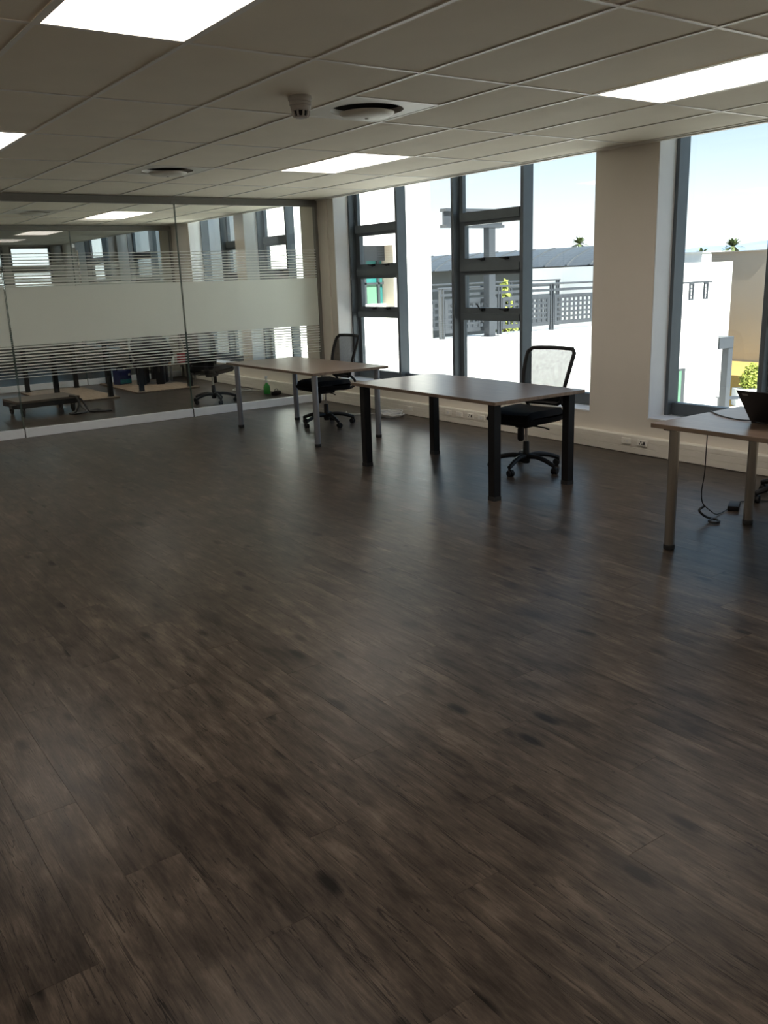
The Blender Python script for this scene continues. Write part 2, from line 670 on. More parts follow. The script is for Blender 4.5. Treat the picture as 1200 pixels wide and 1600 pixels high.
def ceiling_zone(ix0, ix1, yl, xr):
    """tile rows between consecutive yl, columns T*ix0 .. T*ix1 then a strip to xr"""
    for a, b in zip(yl, yl[1:]):
        for i in range(ix0, ix1):
            x0, x1 = i * T, (i + 1) * T
            if not covered(x0, a, x1, b):
                tile(x0, a, x1, b)
            else:
                for dx, dy, _ in DIFF:       # the half board left beside a diffuser
                    if abs(dx - x0) < 0.01 and a - 0.01 <= dy < b:
                        if dy > a + 0.05:
                            tile(x0, a, x1, dy)
                        if dy + T < b - 0.05:
                            tile(x0, dy + T, x1, b)
        tile(ix1 * T, a, xr, b)
    for i in range(ix0, ix1 + 1):
        grid_bar(i * T, yl[0], i * T, yl[-1])
    for y in yl[1:-1]:
        grid_bar(ix0 * T, y, xr, y)


ceiling_zone(-7, 7, [2 * T * j for j in range(-4, 6)] + [], XW)
ceiling_zone(-7, 7, [YP + 0.03, 8.72 - 2 * T, 8.72, 8.72 + 2 * T, YP2 - 0.03], XW)
for dx, dy, _ in DIFF:
    o_y = dy if abs(dy - T) < 0.01 else dy + T
    grid_bar(dx, o_y, dx + T, o_y)
obj('ceiling_board', box(XL, YP2 + 0.03, H, XW, YEND, H + 0.02), 'ceiling_board', ceiling)
obj('edge_trim', boxes((XW - 0.025, YB, H - 0.012, XW + 0.015, YEND, H + 0.002), (XW + 0.002, YB, H, XW + 0.015, YEND, HEAD + 0.1)), 'grid_white', ceiling)

for x0, y0, x1, y1, lab in LIGHTS:
    t = thing('ceiling_light', lab, 'ceiling light', ((x0 + x1) / 2, (y0 + y1) / 2, H), 0, 'ceiling light panels')
    w, d = (x1 - x0) / 2, (y1 - y0) / 2
    fr = boxes((-w + 0.010, -d + 0.010, -0.002, -w + 0.024, d - 0.010, 0.05), (w - 0.024, -d + 0.010, -0.002, w - 0.010, d - 0.010, 0.05),
               (-w + 0.024, -d + 0.010, -0.002, w - 0.024, -d + 0.024, 0.05), (-w + 0.024, d - 0.024, -0.002, w - 0.024, d - 0.010, 0.05))
    obj('frame', fr, 'grid_white', t)
    obj('diffuser_panel', box(-w + 0.024, -d + 0.024, 0.004, w - 0.024, d - 0.024, 0.012), 'light_panel', t)

for dx, dy, lab in DIFF:
    t = thing('air_diffuser', lab, 'air vent', (dx + T / 2, dy + T / 2, H), 0, 'round ceiling air diffusers')
    # square plate with a round opening
    bm = bmesh.new()
    N = 40
    inner = [(0.235 * math.cos(2 * PI * k / N), 0.235 * math.sin(2 * PI * k / N)) for k in range(N)]
    hw = T / 2 - 0.010
    outer = []
    for a, b in inner:
        s = hw / max(abs(a), abs(b))
        outer.append((a * s, b * s))
    z0, z1 = 0.0, 0.012
    V = [[bm.verts.new((*p, z)) for p in ring] for ring, z in ((inner, z0), (outer, z0), (inner, z1), (outer, z1))]
    for k in range(N):
        j = (k + 1) % N
        for q in ((V[0][k], V[0][j], V[1][j], V[1][k]), (V[2][k], V[3][k], V[3][j], V[2][j]),
                  (V[0][k], V[2][k], V[2][j], V[0][j]), (V[1][k], V[1][j], V[3][j], V[3][k])):
            bm.faces.new(q)
    obj('plate', bm, 'diffuser_white', t)
    bm = bmesh.new()
    lathe(bm, [(0.237, 0.002), (0.228, 0.020), (0.222, 0.030)], 40, cap=False)
    obj('neck_cone', bm, 'diffuser_white', t, True)
    bm = bmesh.new()
    lathe(bm, [(0.223, 0.030), (0.205, 0.10), (0.195, 0.12)], 40, cap=False)
    lathe(bm, [(0.197, 0.118), (0.197, 0.13)], 40)
    obj('duct', bm, 'dark_recess', t, True)  # near-black colour stands in for the shade up inside the opening
    d_ = obj('disc', lathe(bmesh.new(), [(0.02, -0.048), (0.10, -0.044), (0.150, -0.035), (0.172, -0.024), (0.176, -0.017), (0.165, -0.014)], 40), 'diffuser_white', t, True)
    obj('centre_screw', lathe(bmesh.new(), [(0.012, -0.052), (0.014, -0.047)], 12), 'detector_grey', d_)

t = thing('smoke_detector', 'small round grey smoke detector hanging from the ceiling', 'smoke detector', (1.043, 0.80, H), 0.3)
obj('base', lathe(bmesh.new(), [(0.064, -0.026), (0.070, -0.018), (0.070, -0.008), (0.066, 0.004)], 28), 'detector_grey', t, True)
obj('collar', lathe(bmesh.new(), [(0.058, -0.048), (0.064, -0.044), (0.064, -0.028), (0.060, -0.026)], 28), 'detector_grey', t, True)
obj('body', lathe(bmesh.new(), [(0.052, -0.075), (0.058, -0.066), (0.060, -0.050), (0.056, -0.046)], 28), 'detector_grey', t, True)
obj('sensor_core', lathe(bmesh.new(), [(0.030, -0.108), (0.036, -0.074)], 20), 'dark_recess', t, True)
for k in range(9):
    a = 2 * PI * k / 9
    c, s = math.cos(a), math.sin(a)
    bm = bmesh.new()
    tube(bm, [(0.050 * c, 0.050 * s, -0.072), (0.047 * c, 0.047 * s, -0.095), (0.038 * c, 0.038 * s, -0.108)], 0.0065, 6)
    obj('vent_rib', bm, 'detector_grey', t)
obj('nose_cap', lathe(bmesh.new(), [(0.018, -0.116), (0.036, -0.112), (0.040, -0.105), (0.034, -0.103)], 24), 'detector_grey', t, True)

# ------------------------------------------------------------------ walls
# openings in the window wall: (y0, y1, bays) ; bay = (y_low, y_high, kind)
OPEN = [(-3.55, 1.052), (1.73, 6.14), (6.98, 8.70), (9.02, 10.77), (12.1, 14.4), (14.9, 17.2)]
bm = bmesh.new()
bx(bm, XW, YB - 0.15, -0.2, XO, YEND + 0.2, SILL - 0.012)
edges = [YB - 0.15] + [e for o_ in OPEN for e in o_] + [YEND + 0.2]
for a, b in zip(edges[::2], edges[1::2]):
    bx(bm, XW, a, SILL - 0.012, XO, b, HEAD + 0.2)
bx(bm, XW + 0.016, YB - 0.15, HEAD, XO, YEND + 0.2, HEAD + 0.45)
wall_right = struct(obj('wall_right', bm, 'wall_paint'), 'cream painted window wall with broad pier between the windows')
# parapet, slab edge and roof of the storey this room is in (closes the room to the sky)
bm = boxes((XL - 0.5, YB - 0.5, H + 0.42, XO + 0.0, YEND + 0.5, H + 0.75))
struct(obj('ceiling_slab', bm, 'wall_paint'), 'concrete roof slab above the suspended ceiling')
struct(obj('wall_left', box(XL - 0.15, YB, -0.006, XL, YEND, H + 0.14), 'wall_paint'), 'painted side wall outside the left edge of the view')
struct(obj('wall_front', box(XL, YB - 0.15, -0.006, XW, YB, H + 0.14), 'wall_paint'), 'painted wall behind the camera')

struct(obj('wall_bounce', box(-1.62, YP + 0.05, -0.006, -1.5, YP2 - 0.05, H - 0.001), 'wall_paint'), 'unseen painted wall added behind the glass partition to bounce light')  # unseen wall, added to bounce light onto the frosted partition

obj('pier_cover', bevel(box(XW - 0.022, 6.27, 0.168, XW, 6.36, H - 0.015), 0.004, 1), 'wall_paint', wall_right)

# reveals: smooth painted linings of the far jambs and the sills
for k, (a, b) in enumerate(OPEN):
    obj('reveal_lining', box(XW + 0.004, b - 0.006, SILL, XF + 0.02, b + 0.0, HEAD), 'reveal_paint', wall_right)
    obj('reveal_lining', box(XW + 0.004, a, SILL, XF + 0.02, a + 0.006, HEAD), 'reveal_paint', wall_right)
    s = box(XW - 0.004, a, SILL - 0.012, XF + 0.02, b, SILL)
    obj('sill_board', s, 'reveal_paint', wall_right)

# ------------------------------------------------------------------ windows
Z = dict(b0=SILL, b1=0.445, t3a=1.13, t3b=1.262, s2b=1.262, s2t=1.622, s1b=1.80, s1t=2.145, t1b=2.30)


def bar_v(y0, y1, parent, name='mullion', xf=XF, xb=XG + 0.025):
    m_ = obj(name, bevel(box(xf, y0, SILL, xb, y1, HEAD), 0.003, 1), 'window_frame', parent)
    return m_


def pane(y0, z0, y1, z1, parent, x=XG):
    return obj('glass_pane', box(x - 0.003, y0, z0, x + 0.003, y1, z1), 'window_glass', parent)


def catch(y, z, parent, open_=False):
    """small black casement fastener below the glass"""
    bm = bmesh.new()
    bx(bm, XG - 0.055, y - 0.020, z - 0.016, XG - 0.030, y + 0.020, z + 0.010)
    tube(bm, [(XG - 0.058, y, z - 0.020), (XG - 0.070, y + 0.02, z - 0.006), (XG - 0.070, y + 0.085, z + (0.055 if open_ else 0.004))], 0.008, 6)
    bx(bm, XG - 0.062, y - 0.030, z - 0.003, XG - 0.050, y + 0.045, z + 0.006)
    obj('catch', bm, 'black_plastic', parent)


def fixed_bay(y0, y1, W):
    obj('bottom_rail', bevel(box(XG - 0.055, y0, SILL, XG + 0.025, y1, Z['b1']), 0.003, 1), 'window_frame', W)
    pane(y0, Z['b1'], y1, HEAD, W)


def sash(y0, y1, z0, z1, W, open_=False):
    """top-hung opening light: frame with pane and two catches"""
    r = 0.040
    bm = boxes((XG - 0.032, y0, z0, XG + 0.028, y0 + r, z1), (XG - 0.032, y1 - r, z0, XG + 0.028, y1, z1),
               (XG - 0.032, y0 + r, z0, XG + 0.028, y1 - r, z0 + 0.062), (XG - 0.032, y0 + r, z1 - r, XG + 0.028, y1 - r, z1))
    s = obj('sash', bm, 'window_frame', W)
    pane(y0 + r, z0 + 0.062, y1 - r, z1 - r, s)
    catch(y0 + 0.22, z0 + 0.05, s)
    catch(y1 - 0.36, z0 + 0.05, s, open_)
    return s


def casement_bay(y0, y1, W, open_=False):
    f = 0.055
    obj('bottom_rail', bevel(box(XG - 0.055, y0, SILL, XG + 0.025, y1, Z['b1']), 0.003, 1), 'window_frame', W)
    obj('side_frame', box(XG - 0.025, y0, Z['b1'], XG + 0.025, y0 + f, HEAD), 'window_frame', W)
    obj('side_frame', box(XG - 0.025, y1 - f, Z['b1'], XG + 0.025, y1, HEAD), 'window_frame', W)
    a, b = y0 + f, y1 - f
    obj('transom', box(XG - 0.075, a, 1.13, XG + 0.025, b, 1.205), 'window_frame', W)
    obj('transom', box(XG - 0.075, a, 1.665, XG + 0.025, b, 1.745), 'window_frame', W)
    obj('transom', box(XG - 0.075, a, 2.200, XG + 0.025, b, 2.295), 'window_frame', W)
    pane(a, Z['b1'], b, 1.13, W)
    sash(a, b, 1.205, 1.665, W, open_)
    sash(a, b, 1.745, 2.200, W)
    pane(a, 2.295, b, HEAD, W)


MW = 0.045


def window(n, lab, a, b, bays):
    """bays from high y (far) to low y: list of (split_y, kind) ; split is the far edge of the mullion"""
    W = thing('window_%d' % n, lab, 'window', (0, 0, 0), 0, None, 'structure')
    bar_v(b - 0.042, b - 0.006, W, 'jamb')
    bar_v(a + 0.006, a + 0.042, W, 'jamb')
    hi = b - 0.042
    for k, (sp, kind) in enumerate(bays):
        lo = (a + 0.042) if sp is None else sp
        if kind == 'F':
            fixed_bay(lo, hi, W)
        else:
            casement_bay(lo, hi, W, n == 2 and k == 2)
        if sp is not None:
            bar_v(sp - MW, sp, W)
            hi = sp - MW
    return W


window(1, 'full-height grey-framed window to the right of the pier beside the laptop desk', *OPEN[0],
       [(0.151, 'F'), (-0.95, 'C'), (-2.05, 'F'), (-2.9, 'C'), (None, 'F')])
window(2, 'wide grey-framed window of four bays between the pier and the glass partition', *OPEN[1],
       [(5.095, 'C'), (4.03, 'F'), (2.92, 'C'), (None, 'F')])
window(3, 'grey-framed window just behind the first glass partition', *OPEN[2], [(7.82, 'C'), (None, 'F')])
window(4, 'narrow grey-framed window at the far end of the room behind the partition', *OPEN[3], [(10.0, 'F'), (None, 'C')])
window(5, 'grey-framed window just beyond the second glass partition', *OPEN[4], [(13.2, 'C'), (None, 'F')])
window(6, 'farthest grey-framed window beyond the second glass partition', *OPEN[5], [(16.0, 'C'), (None, 'F')])

# far end wall with two wide windows
bm = bmesh.new()
FW = [(2.45, 3.28), (3.42, 4.36)]
fz0, fz1 = 1.15, 2.62
bx(bm, XL, YEND, -0.006, XW, YEND + 0.2, fz0)
bx(bm, XL, YEND, fz1, XW, YEND + 0.2, H + 0.14)
for a, b in ((XL, FW[0][0]), (FW[0][1], FW[1][0]), (FW[1][1], XW)):
    bx(bm, a, YEND, fz0, b, YEND + 0.2, fz1)
struct(obj('wall_far', bm, 'grey_wall'), 'grey end wall far behind the two glass partitions')
for n, (a, b) in enumerate(FW):
    W = thing('window_%d' % (7 + n), ['narrower', 'wider'][n] + ' pale window in the far end wall, seen through both partitions', 'window', (0, 0, 0), 0, None, 'structure')
    obj('frame', boxes((a, YEND + 0.04, fz0, a + 0.05, YEND + 0.10, fz1), (b - 0.05, YEND + 0.04, fz0, b, YEND + 0.10, fz1),
                       (a + 0.05, YEND + 0.04, fz0, b - 0.05, YEND + 0.10, fz0 + 0.05), (a + 0.05, YEND + 0.04, fz1 - 0.05, b - 0.05, YEND + 0.10, fz1)), 'frame_dark', W)
    obj('transom', box(a + 0.05, YEND + 0.04, 2.05, b - 0.05, YEND + 0.10, 2.17), 'window_frame', W)
    obj('glass_pane', box(a + 0.05, YEND + 0.067, fz0 + 0.05, b - 0.05, YEND + 0.073, 2.05), 'window_glass', W)
    obj('glass_pane', box(a + 0.05, YEND + 0.067, 2.17, b - 0.05, YEND + 0.073, fz1 - 0.05), 'window_glass', W)

# ------------------------------------------------------------------ power skirting along the window wall
def trunking(name, y0, y1, lab):
    b = thing(name, lab, 'baseboard', (0, 0, 0), 0, None, 'structure')
    # three-compartment profile with shadow grooves
    prof = [(XW, 0.004), (XW - 0.058, 0.004), (XW - 0.060, 0.010), (XW - 0.060, 0.058), (XW - 0.056, 0.060), (XW - 0.056, 0.063), (XW - 0.060, 0.065),
            (XW - 0.060, 0.112), (XW - 0.056, 0.114), (XW - 0.056, 0.117), (XW - 0.060, 0.119), (XW - 0.060, 0.158), (XW - 0.054, 0.166), (XW, 0.166)]
    y = y0
    while y < y1 - 0.01:
        e = min(y + 2.4, y1)
        bm = bmesh.new()
        prism(bm, prof, y + 0.001, e - 0.001, 'y')
        obj('trunking_length', bm, 'trunking_white', b)
        y = e
    return b


trunking('baseboard_right', YB, YP - 0.03, 'white power trunking skirting along the window wall')
trunking('baseboard_meeting', YP + 0.03, YP2 - 0.03, 'white power trunking skirting behind the glass partition')


def socket(y, z, kind, lab):
    t = thing('wall_socket', lab, 'socket', (XW - 0.060, y, z), 0, 'sockets on the power skirting')
    obj('plate', bevel(box(-0.012, -0.052, -0.027, 0.0, 0.052, 0.027), 0.003, 1), 'socket_white', t)
    if kind == 'power':
        for q, (dy, dz, r) in enumerate([(0.012, 0.011, 0.0075), (0.026, -0.009, 0.006), (-0.002, -0.009, 0.006)]):
            bm = bmesh.new()
            tube(bm, [(-0.0135, dy, dz), (-0.009, dy, dz)], r, 10)
            obj('pin_hole', bm, 'dark_recess', t)
        obj('switch', box(-0.016, -0.030, -0.013, -0.010, -0.018, 0.014), 'black_plastic', t)
    elif kind == 'data':
        obj('port', box(-0.0135, 0.006, -0.008, -0.009, 0.022, 0.008), 'trunking_white', t)
        obj('port', box(-0.0135, -0.022, -0.008, -0.009, -0.006, 0.008), 'reveal_paint', t)
    else:
        obj('switch', box(-0.015, -0.012, -0.012, -0.010, 0.012, 0.012), 'reveal_paint', t)


socket(1.225, 0.112, 'data', 'pale data outlet on the skirting below the pier, left of the dark-holed socket')
socket(1.045, 0.112, 'power', 'power socket with dark pin holes on the skirting below the pier')
socket(3.77, 0.112, 'blank', 'leftmost plate of the row on the skirting behind the black-legged desk')
socket(3.58, 0.112, 'data', 'second plate from the left on the skirting behind the black-legged desk')
socket(3.39, 0.112, 'power', 'power socket with dark pin holes on the skirting behind the black-legged desk')
socket(3.21, 0.112, 'blank', 'rightmost plate of the row behind the black-legged desk, by the chair')
socket(4.50, 0.085, 'data', 'outlet plate low on the skirting beside the coiled white cable')

# ------------------------------------------------------------------ glass partitions
def partition(name, lab, y, joints, x0, x1, door=False):
    P = thing(name, lab, 'partition', (0, 0, 0), 0, None, 'structure')
    obj('head_rail', bevel(box(x0, y - 0.030, H - 0.085, x1, y + 0.030, H - 0.002), 0.003, 1), 'rail_grey', P)
    obj('end_channel', box(x1 - 0.04, y - 0.030, 0.0, x1 - 0.001, y + 0.030, H - 0.085), 'rail_grey', P)
    xs = [x0] + joints + [x1 - 0.04]
    for k, (a, b) in enumerate(zip(xs, xs[1:])):
        dy = 0.0
        g0 = a + (0.008 if k else 0)
        g1 = b - (0.008 if k < len(xs) - 2 else 0)
        obj('bottom_rail', bevel(box(a + (0.035 if k else 0), y - 0.026, 0.0, b - 0.004, y + 0.026, 0.100), 0.002, 1), 'rail_white', P)
        pn = obj('glass_pane', box(g0, y - 0.006, 0.100, g1, y + 0.006, H - 0.085), 'partition_glass', P)
        fy = y - 0.0075
        band = obj('frost_band', box(g0 + 0.004, fy - 0.0006, 1.035, g1 - 0.004, fy + 0.0006, 1.665), 'frosted_film', pn)
        n_st = 11
        src_u = None
        for s in range(n_st):
            u = (s + 0.5) / n_st
            th = 0.019 - 0.012 * u
            zc = 1.665 + 0.0335 * (s + 0.62)
            obj('frost_stripe', box(g0 + 0.004, fy - 0.0006, zc - th / 2, g1 - 0.004, fy + 0.0006, zc + th / 2), 'frosted_film', pn)
            zc = 1.035 - 0.0335 * (s + 0.62)
            obj('frost_stripe', box(g0 + 0.004, fy - 0.0006, zc - th / 2, g1 - 0.004, fy + 0.0006, zc + th / 2), 'frosted_film', pn)
    for j in joints:
        obj('joint_edge', box(j - 0.007, y - 0.007, 0.10, j - 0.004, y + 0.007, H - 0.085), 'glass_edge', P)
        obj('joint_edge', box(j + 0.004, y - 0.007, 0.10, j + 0.007, y + 0.007, H - 0.085), 'glass_edge', P)
        obj('joint_seal', box(j - 0.004, y - 0.004, 0.10, j + 0.004, y + 0.004, H - 0.085), 'partition_glass', P)
        obj('rail_end_cap', bevel(box(j + 0.006, y - 0.032, 0.0, j + 0.034, y + 0.032, 0.108), 0.002, 1), 'rail_white', P)
        obj('floor_bracket', box(j - 0.003, y - 0.028, 0.0, j + 0.005, y + 0.028, 0.105), 'frame_dark', P)
        obj('head_clamp', bevel(box(j - 0.055, y - 0.036, H - 0.085, j + 0.045, y + 0.036, H - 0.050), 0.002, 1), 'rail_grey', P)
    if door:
        j = joints[-1]
        obj('patch_fitting', box(j + 0.01, y - 0.02, 2.30, j + 0.06, y + 0.02, 2.36), 'chrome', P)
        bm = bmesh.new()
        tube(bm, [(j + 0.08, y - 0.05, 1.70), (j + 0.08, y - 0.05, 2.25)], 0.016, 10)
        tube(bm, [(j + 0.08, y - 0.05, 1.78), (j + 0.08, y, 1.78)], 0.008, 8)
        tube(bm, [(j + 0.08, y - 0.05, 2.17), (j + 0.08, y, 2.17)], 0.008, 8)
        obj('pull_handle', bm, 'steel', P, True)
    return P


partition('wall_back', 'frameless glass partition with a frosted band and frosted stripes', YP, [-1.46, 0.575, 2.64], XL, XW)
partition('wall_meeting', 'second glass partition farther back with its own frosted band', YP2, [-1.2, 0.8, 2.85], XL, XW, True)

# ------------------------------------------------------------------ desks
def make_desk(name, lab, loc, rotz, w, l, h, leg, leg_mat, inx, iny, top='desk_top', flipped=False):
    """w across (x), l along (y)"""
    t = thing(name, lab, 'desk', loc, rotz, 'desks')
    th = 0.026
    def zz(a, b):
        return (a, b) if not flipped else (h - b, h - a)
    z0, z1 = zz(h - th, h)
    obj('desktop', bevel(box(-w / 2, -l / 2, z0, w / 2, l / 2, z1), 0.002, 1), top, t)
    # edge banding slightly proud
    e = 0.0012
    z0b, z1b = z0 + 0.003, z1 - 0.003
    obj('edge_band', boxes((-w / 2 - e, -l / 2 + .003, z0b, -w / 2, l / 2 - .003, z1b), (w / 2, -l / 2 + .003, z0b, w / 2 + e, l / 2 - .003, z1b),
                           (-w / 2 + .003, -l / 2 - e, z0b, w / 2 - .003, -l / 2, z1b), (-w / 2 + .003, l / 2, z0b, w / 2 - .003, l / 2 + e, z1b)), 'desk_edge', t)
    for sx in (-1, 1):
        for sy in (-1, 1):
            x, y = sx * (w / 2 - inx), sy * (l / 2 - iny)
            bm = bmesh.new()
            a, b = zz(0.030, h - th - 0.006)
            if leg == 'round':
                lathe(bm, [(0.030, a), (0.030, b)], 24, (x, y, 0))
            else:
                bx(bm, x - 0.034, y - 0.034, a, x + 0.034, y + 0.034, b)
                bevel(bm, 0.003, 1)
            L = obj('leg', bm, leg_mat, t, leg == 'round')
            bm = bmesh.new()
            a, b = zz(0.0, 0.031)
            if leg == 'round':
                lathe(bm, [(0.030, a), (0.033, a + 0.006), (0.033, b - 0.004), (0.031, b)], 24, (x, y, 0))
            else:
                bx(bm, x - 0.035, y - 0.035, a, x + 0.035, y + 0.035, b)
            obj('foot', bm, 'rubber', L, leg == 'round')
            bm = bmesh.new()
            a, b = zz(h - th - 0.006, h - th)
            bx(bm, x - 0.045, y - 0.045, a, x + 0.045, y + 0.045, b)
            obj('mounting_plate', bm, leg_mat, L)
    return t


make_desk('desk', 'wood-topped desk with round grey metal legs beside the glass partition', (3.064, 4.429, 0), 0.0, 0.915, 1.926, 0.750, 'round', 'grey_metal', 0.081, 0.103)
make_desk('desk', 'wood-topped desk with square black legs in the middle of the room', (2.901, 1.595, 0), -0.011, 0.925, 1.884, 0.748, 'square', 'black_metal', 0.079, 0.094)
make_desk('desk', 'wood-topped desk with round steel legs and a laptop on it', (2.873, -1.640, 0), 0.0, 0.90, 1.9, 0.752, 'round', 'steel', 0.045, 0.138)
make_desk('desk', 'upturned desk lying on the floor behind the trolley, black legs in the air', (2.13, 10.22, 0), 0.0, 0.98, 1.95, 0.745, 'square', 'black_metal', 0.095, 0.11, 'old_wood', True)
make_desk('desk', 'upturned desk lying on the floor under the blue box, black legs in the air', (3.52, 10.42, 0), 0.0, 1.05, 1.85, 0.745, 'square', 'black_metal', 0.115, 0.12, 'old_wood', True)

# ------------------------------------------------------------------ task chairs
def make_chair(lab, loc, rotz, seat_z=0.47):
    """forward is +X"""
    t = thing('office_chair', lab, 'chair', loc, rotz, 'mesh-back office chairs')
    # seat cushion: rounded, waterfall front
    bm = bmesh.new()
    nx_, ny_ = 14, 12
    def seat_pt(u, v, top):
        x = -0.235 + 0.52 * u
        hw = 0.262 * (0.90 + 0.10 * math.sin(PI * min(1, u * 1.15 + 0.15)))
        y = hw * (2 * v - 1)
        ed = min(1, min(u, 1 - u) / 0.10)
        ev = min(1, min(v, 1 - v) / 0.10)
        k = math.sqrt(max(0, 1 - (1 - ed) ** 2)) * math.sqrt(max(0, 1 - (1 - ev) ** 2))
        # round the plan corners
        cx_, cy_ = abs(2 * u - 1), abs(2 * v - 1)
        rr = max(0.0, cx_ + cy_ - 1.7) / 0.3
        x *= 1 - 0.06 * rr
        y *= 1 - 0.06 * rr
        if top:
            z = seat_z + 0.050 * k - 0.035 * max(0, (u - 0.75) / 0.25) ** 2 + 0.012 * (abs(2 * v - 1) ** 2)
        else:
            z = seat_z - 0.055 * k - 0.01 * max(0, (u - 0.75) / 0.25) ** 2
        return (x, y, z)
    for top in (True, False):
        V = [[bm.verts.new(seat_pt(i / nx_, j / ny_, top)) for j in range(ny_ + 1)] for i in range(nx_ + 1)]
        for i in range(nx_):
            for j in range(ny_):
                bm.faces.new((V[i][j], V[i + 1][j], V[i + 1][j + 1], V[i][j + 1]))
    bmesh.ops.remove_doubles(bm, verts=bm.verts, dist=0.0015)
    obj('seat', bm, 'black_fabric', t, True)
    bm = bmesh.new()
    bx(bm, -0.16, -0.17, seat_z - 0.066, 0.17, 0.17, seat_z - 0.036)
    bevel(bm, 0.012, 2)
    obj('seat_pan', bm, 'black_plastic', t, True)

    # back frame: a loop curved in profile
    def prof(z):          # x of the back at height z
        u = (z - 0.50) / 0.50
        return -0.235 - 0.02 * u - 0.125 * max(0, u) ** 2.0
    def half(z):          # half width
        u = (z - 0.53) / 0.47
        return 0.185 + 0.055 * math.sin(min(1, max(0, u) * 1.1) * PI * 0.5)
    def bulge(y, z):      # wraps forward at the sides
        return 0.030 * (abs(y) / 0.24) ** 2
    zb, zt = 0.545, 0.995
    loop = []
    for k in range(14):
        z = zb + 0.02 + (zt - 0.03 - zb - 0.02) * k / 13
        loop.append((prof(z) + bulge(half(z), z), half(z), z))
    for k in range(9):
        y = half(zt) * (1 - 2 * (k + 0.5) / 9) * 0.97
        loop.append((prof(zt) + bulge(y, zt), y, zt + 0.006 * (1 - (y / 0.24) ** 2)))
    for k in range(14):
        z = zt - 0.03 - (zt - 0.03 - zb - 0.02) * k / 13
        loop.append((prof(z) + bulge(half(z), z), -half(z), z))
    for k in range(7):
        y = -half(zb) * (1 - 2 * (k + 0.5) / 7) * 0.95
        loop.append((prof(zb) + bulge(y, zb), y, zb))
    bm = bmesh.new()
    tube(bm, loop, 0.017, 8, closed=True)
    fr = obj('back_frame', bm, 'black_plastic', t, True)
    # mesh panel
    bm = bmesh.new()
    rows = []
    for i in range(13):
        z = zb + (zt - zb) * i / 12
        hw = half(z) - 0.004
        rows.append([bm.verts.new((prof(z) + bulge(hw * (2 * j / 8 - 1), z), hw * (2 * j / 8 - 1), z)) for j in range(9)])
    for a, b in zip(rows, rows[1:]):
        for j in range(8):
            bm.faces.new((a[j], a[j + 1], b[j + 1], b[j]))
    obj('back_mesh', bm, 'chair_mesh', t, True)
    # solid lower lumbar panel
    bm = bmesh.new()
    rows = []
    for i in range(5):
        z = zb + 0.005 + 0.125 * i / 4
        hw = half(z) - 0.006
        rows.append([[bm.verts.new((prof(z) + bulge(hw * (2 * j / 8 - 1), z) + dx, hw * (2 * j / 8 - 1), z)) for j in range(9)] for dx in (-0.012, -0.004)])
    for s in (0, 1):
        for a, b in zip(rows, rows[1:]):
            for j in range(8):
                bm.faces.new((a[s][j], a[s][j + 1], b[s][j + 1], b[s][j]))
    obj('lumbar_panel', bm, 'black_fabric', t, True)
    # two curved arms that carry the back
    for s in (-1, 1):
        pts = smooth_path([(-0.05, s * 0.10, seat_z - 0.055), (-0.17, s * 0.17, seat_z - 0.055), (-0.265, s * 0.195, seat_z - 0.030), (-0.285, s * 0.195, seat_z + 0.03),
                           (prof(0.56) + 0.01, s * 0.19, 0.565), (prof(0.62) + 0.015, s * 0.195, 0.62)], 5)
        bm = bmesh.new()
        tube(bm, pts, 0.014, 8)
        obj('back_support', bm, 'black_plastic', t, True)
    # mechanism, lever, lift
    bm = bmesh.new()
    bx(bm, -0.10, -0.055, seat_z - 0.105, 0.09, 0.055, seat_z - 0.06)
    bevel(bm, 0.012, 2)
    obj('mechanism', bm, 'black_plastic', t, True)
    bm = bmesh.new()
    tube(bm, [(0.02, 0.05, seat_z - 0.085), (0.02, 0.20, seat_z - 0.09), (0.02, 0.25, seat_z - 0.10)], 0.006, 6)
    lv = obj('lever', bm, 'black_metal', t)
    bm = bmesh.new()
    lathe(bm, [(0.020, 0.0), (0.028, 0.015), (0.028, 0.10), (0.018, 0.12)], 14, (0.10, 0.02, seat_z - 0.205))
    obj('tension_knob', bm, 'black_plastic', t, True)
    bm = bmesh.new()
    lathe(bm, [(0.013, 0.19), (0.013, seat_z - 0.10)], 14)
    obj('lift_rod', bm, 'chrome', t, True)
    bm = bmesh.new()
    lathe(bm, [(0.030, 0.055), (0.034, 0.07), (0.036, 0.13), (0.028, 0.145), (0.026, 0.235), (0.020, 0.245)], 18)
    obj('hub', bm, 'black_plastic', t, True)
    R_ = 0.315
    for k in range(5):
        a = 2 * PI * k / 5 + 0.2
        c, s = math.cos(a), math.sin(a)
        path = [(0.02 * c, 0.02 * s, 0.115), (0.12 * c, 0.12 * s, 0.122), (0.22 * c, 0.22 * s, 0.105), ((R_ - 0.02) * c, (R_ - 0.02) * s, 0.080), (R_ * c, R_ * s, 0.073)]
        bm = bmesh.new()
        tube(bm, smooth_path(path, 4), 0.021, 8, taper=[1.15 - 0.35 * i / 16 for i in range(17)])
        arm = obj('base_arm', bm, 'black_plastic', t, True)
        # twin-wheel caster trailing at some angle
        b_ = a + 1.1 + 0.7 * k
        ox, oy = R_ * c + 0.018 * math.cos(b_), R_ * s + 0.018 * math.sin(b_)
        ax = Vector((-math.sin(b_), math.cos(b_), 0))
        bm = bmesh.new()
        for d0, d1 in ((-0.026, -0.006), (0.006, 0.026)):
            p0, p1 = Vector((ox, oy, 0.0275)) + ax * d0, Vector((ox, oy, 0.0275)) + ax * d1
            tube(bm, [p0, p0.lerp(p1, 0.15), p0.lerp(p1, 0.85), p1], 0.0275, 16, taper=[0.86, 1, 1, 0.86])
        tube(bm, [(R_ * c, R_ * s, 0.030), (R_ * c, R_ * s, 0.078)], 0.009, 8)
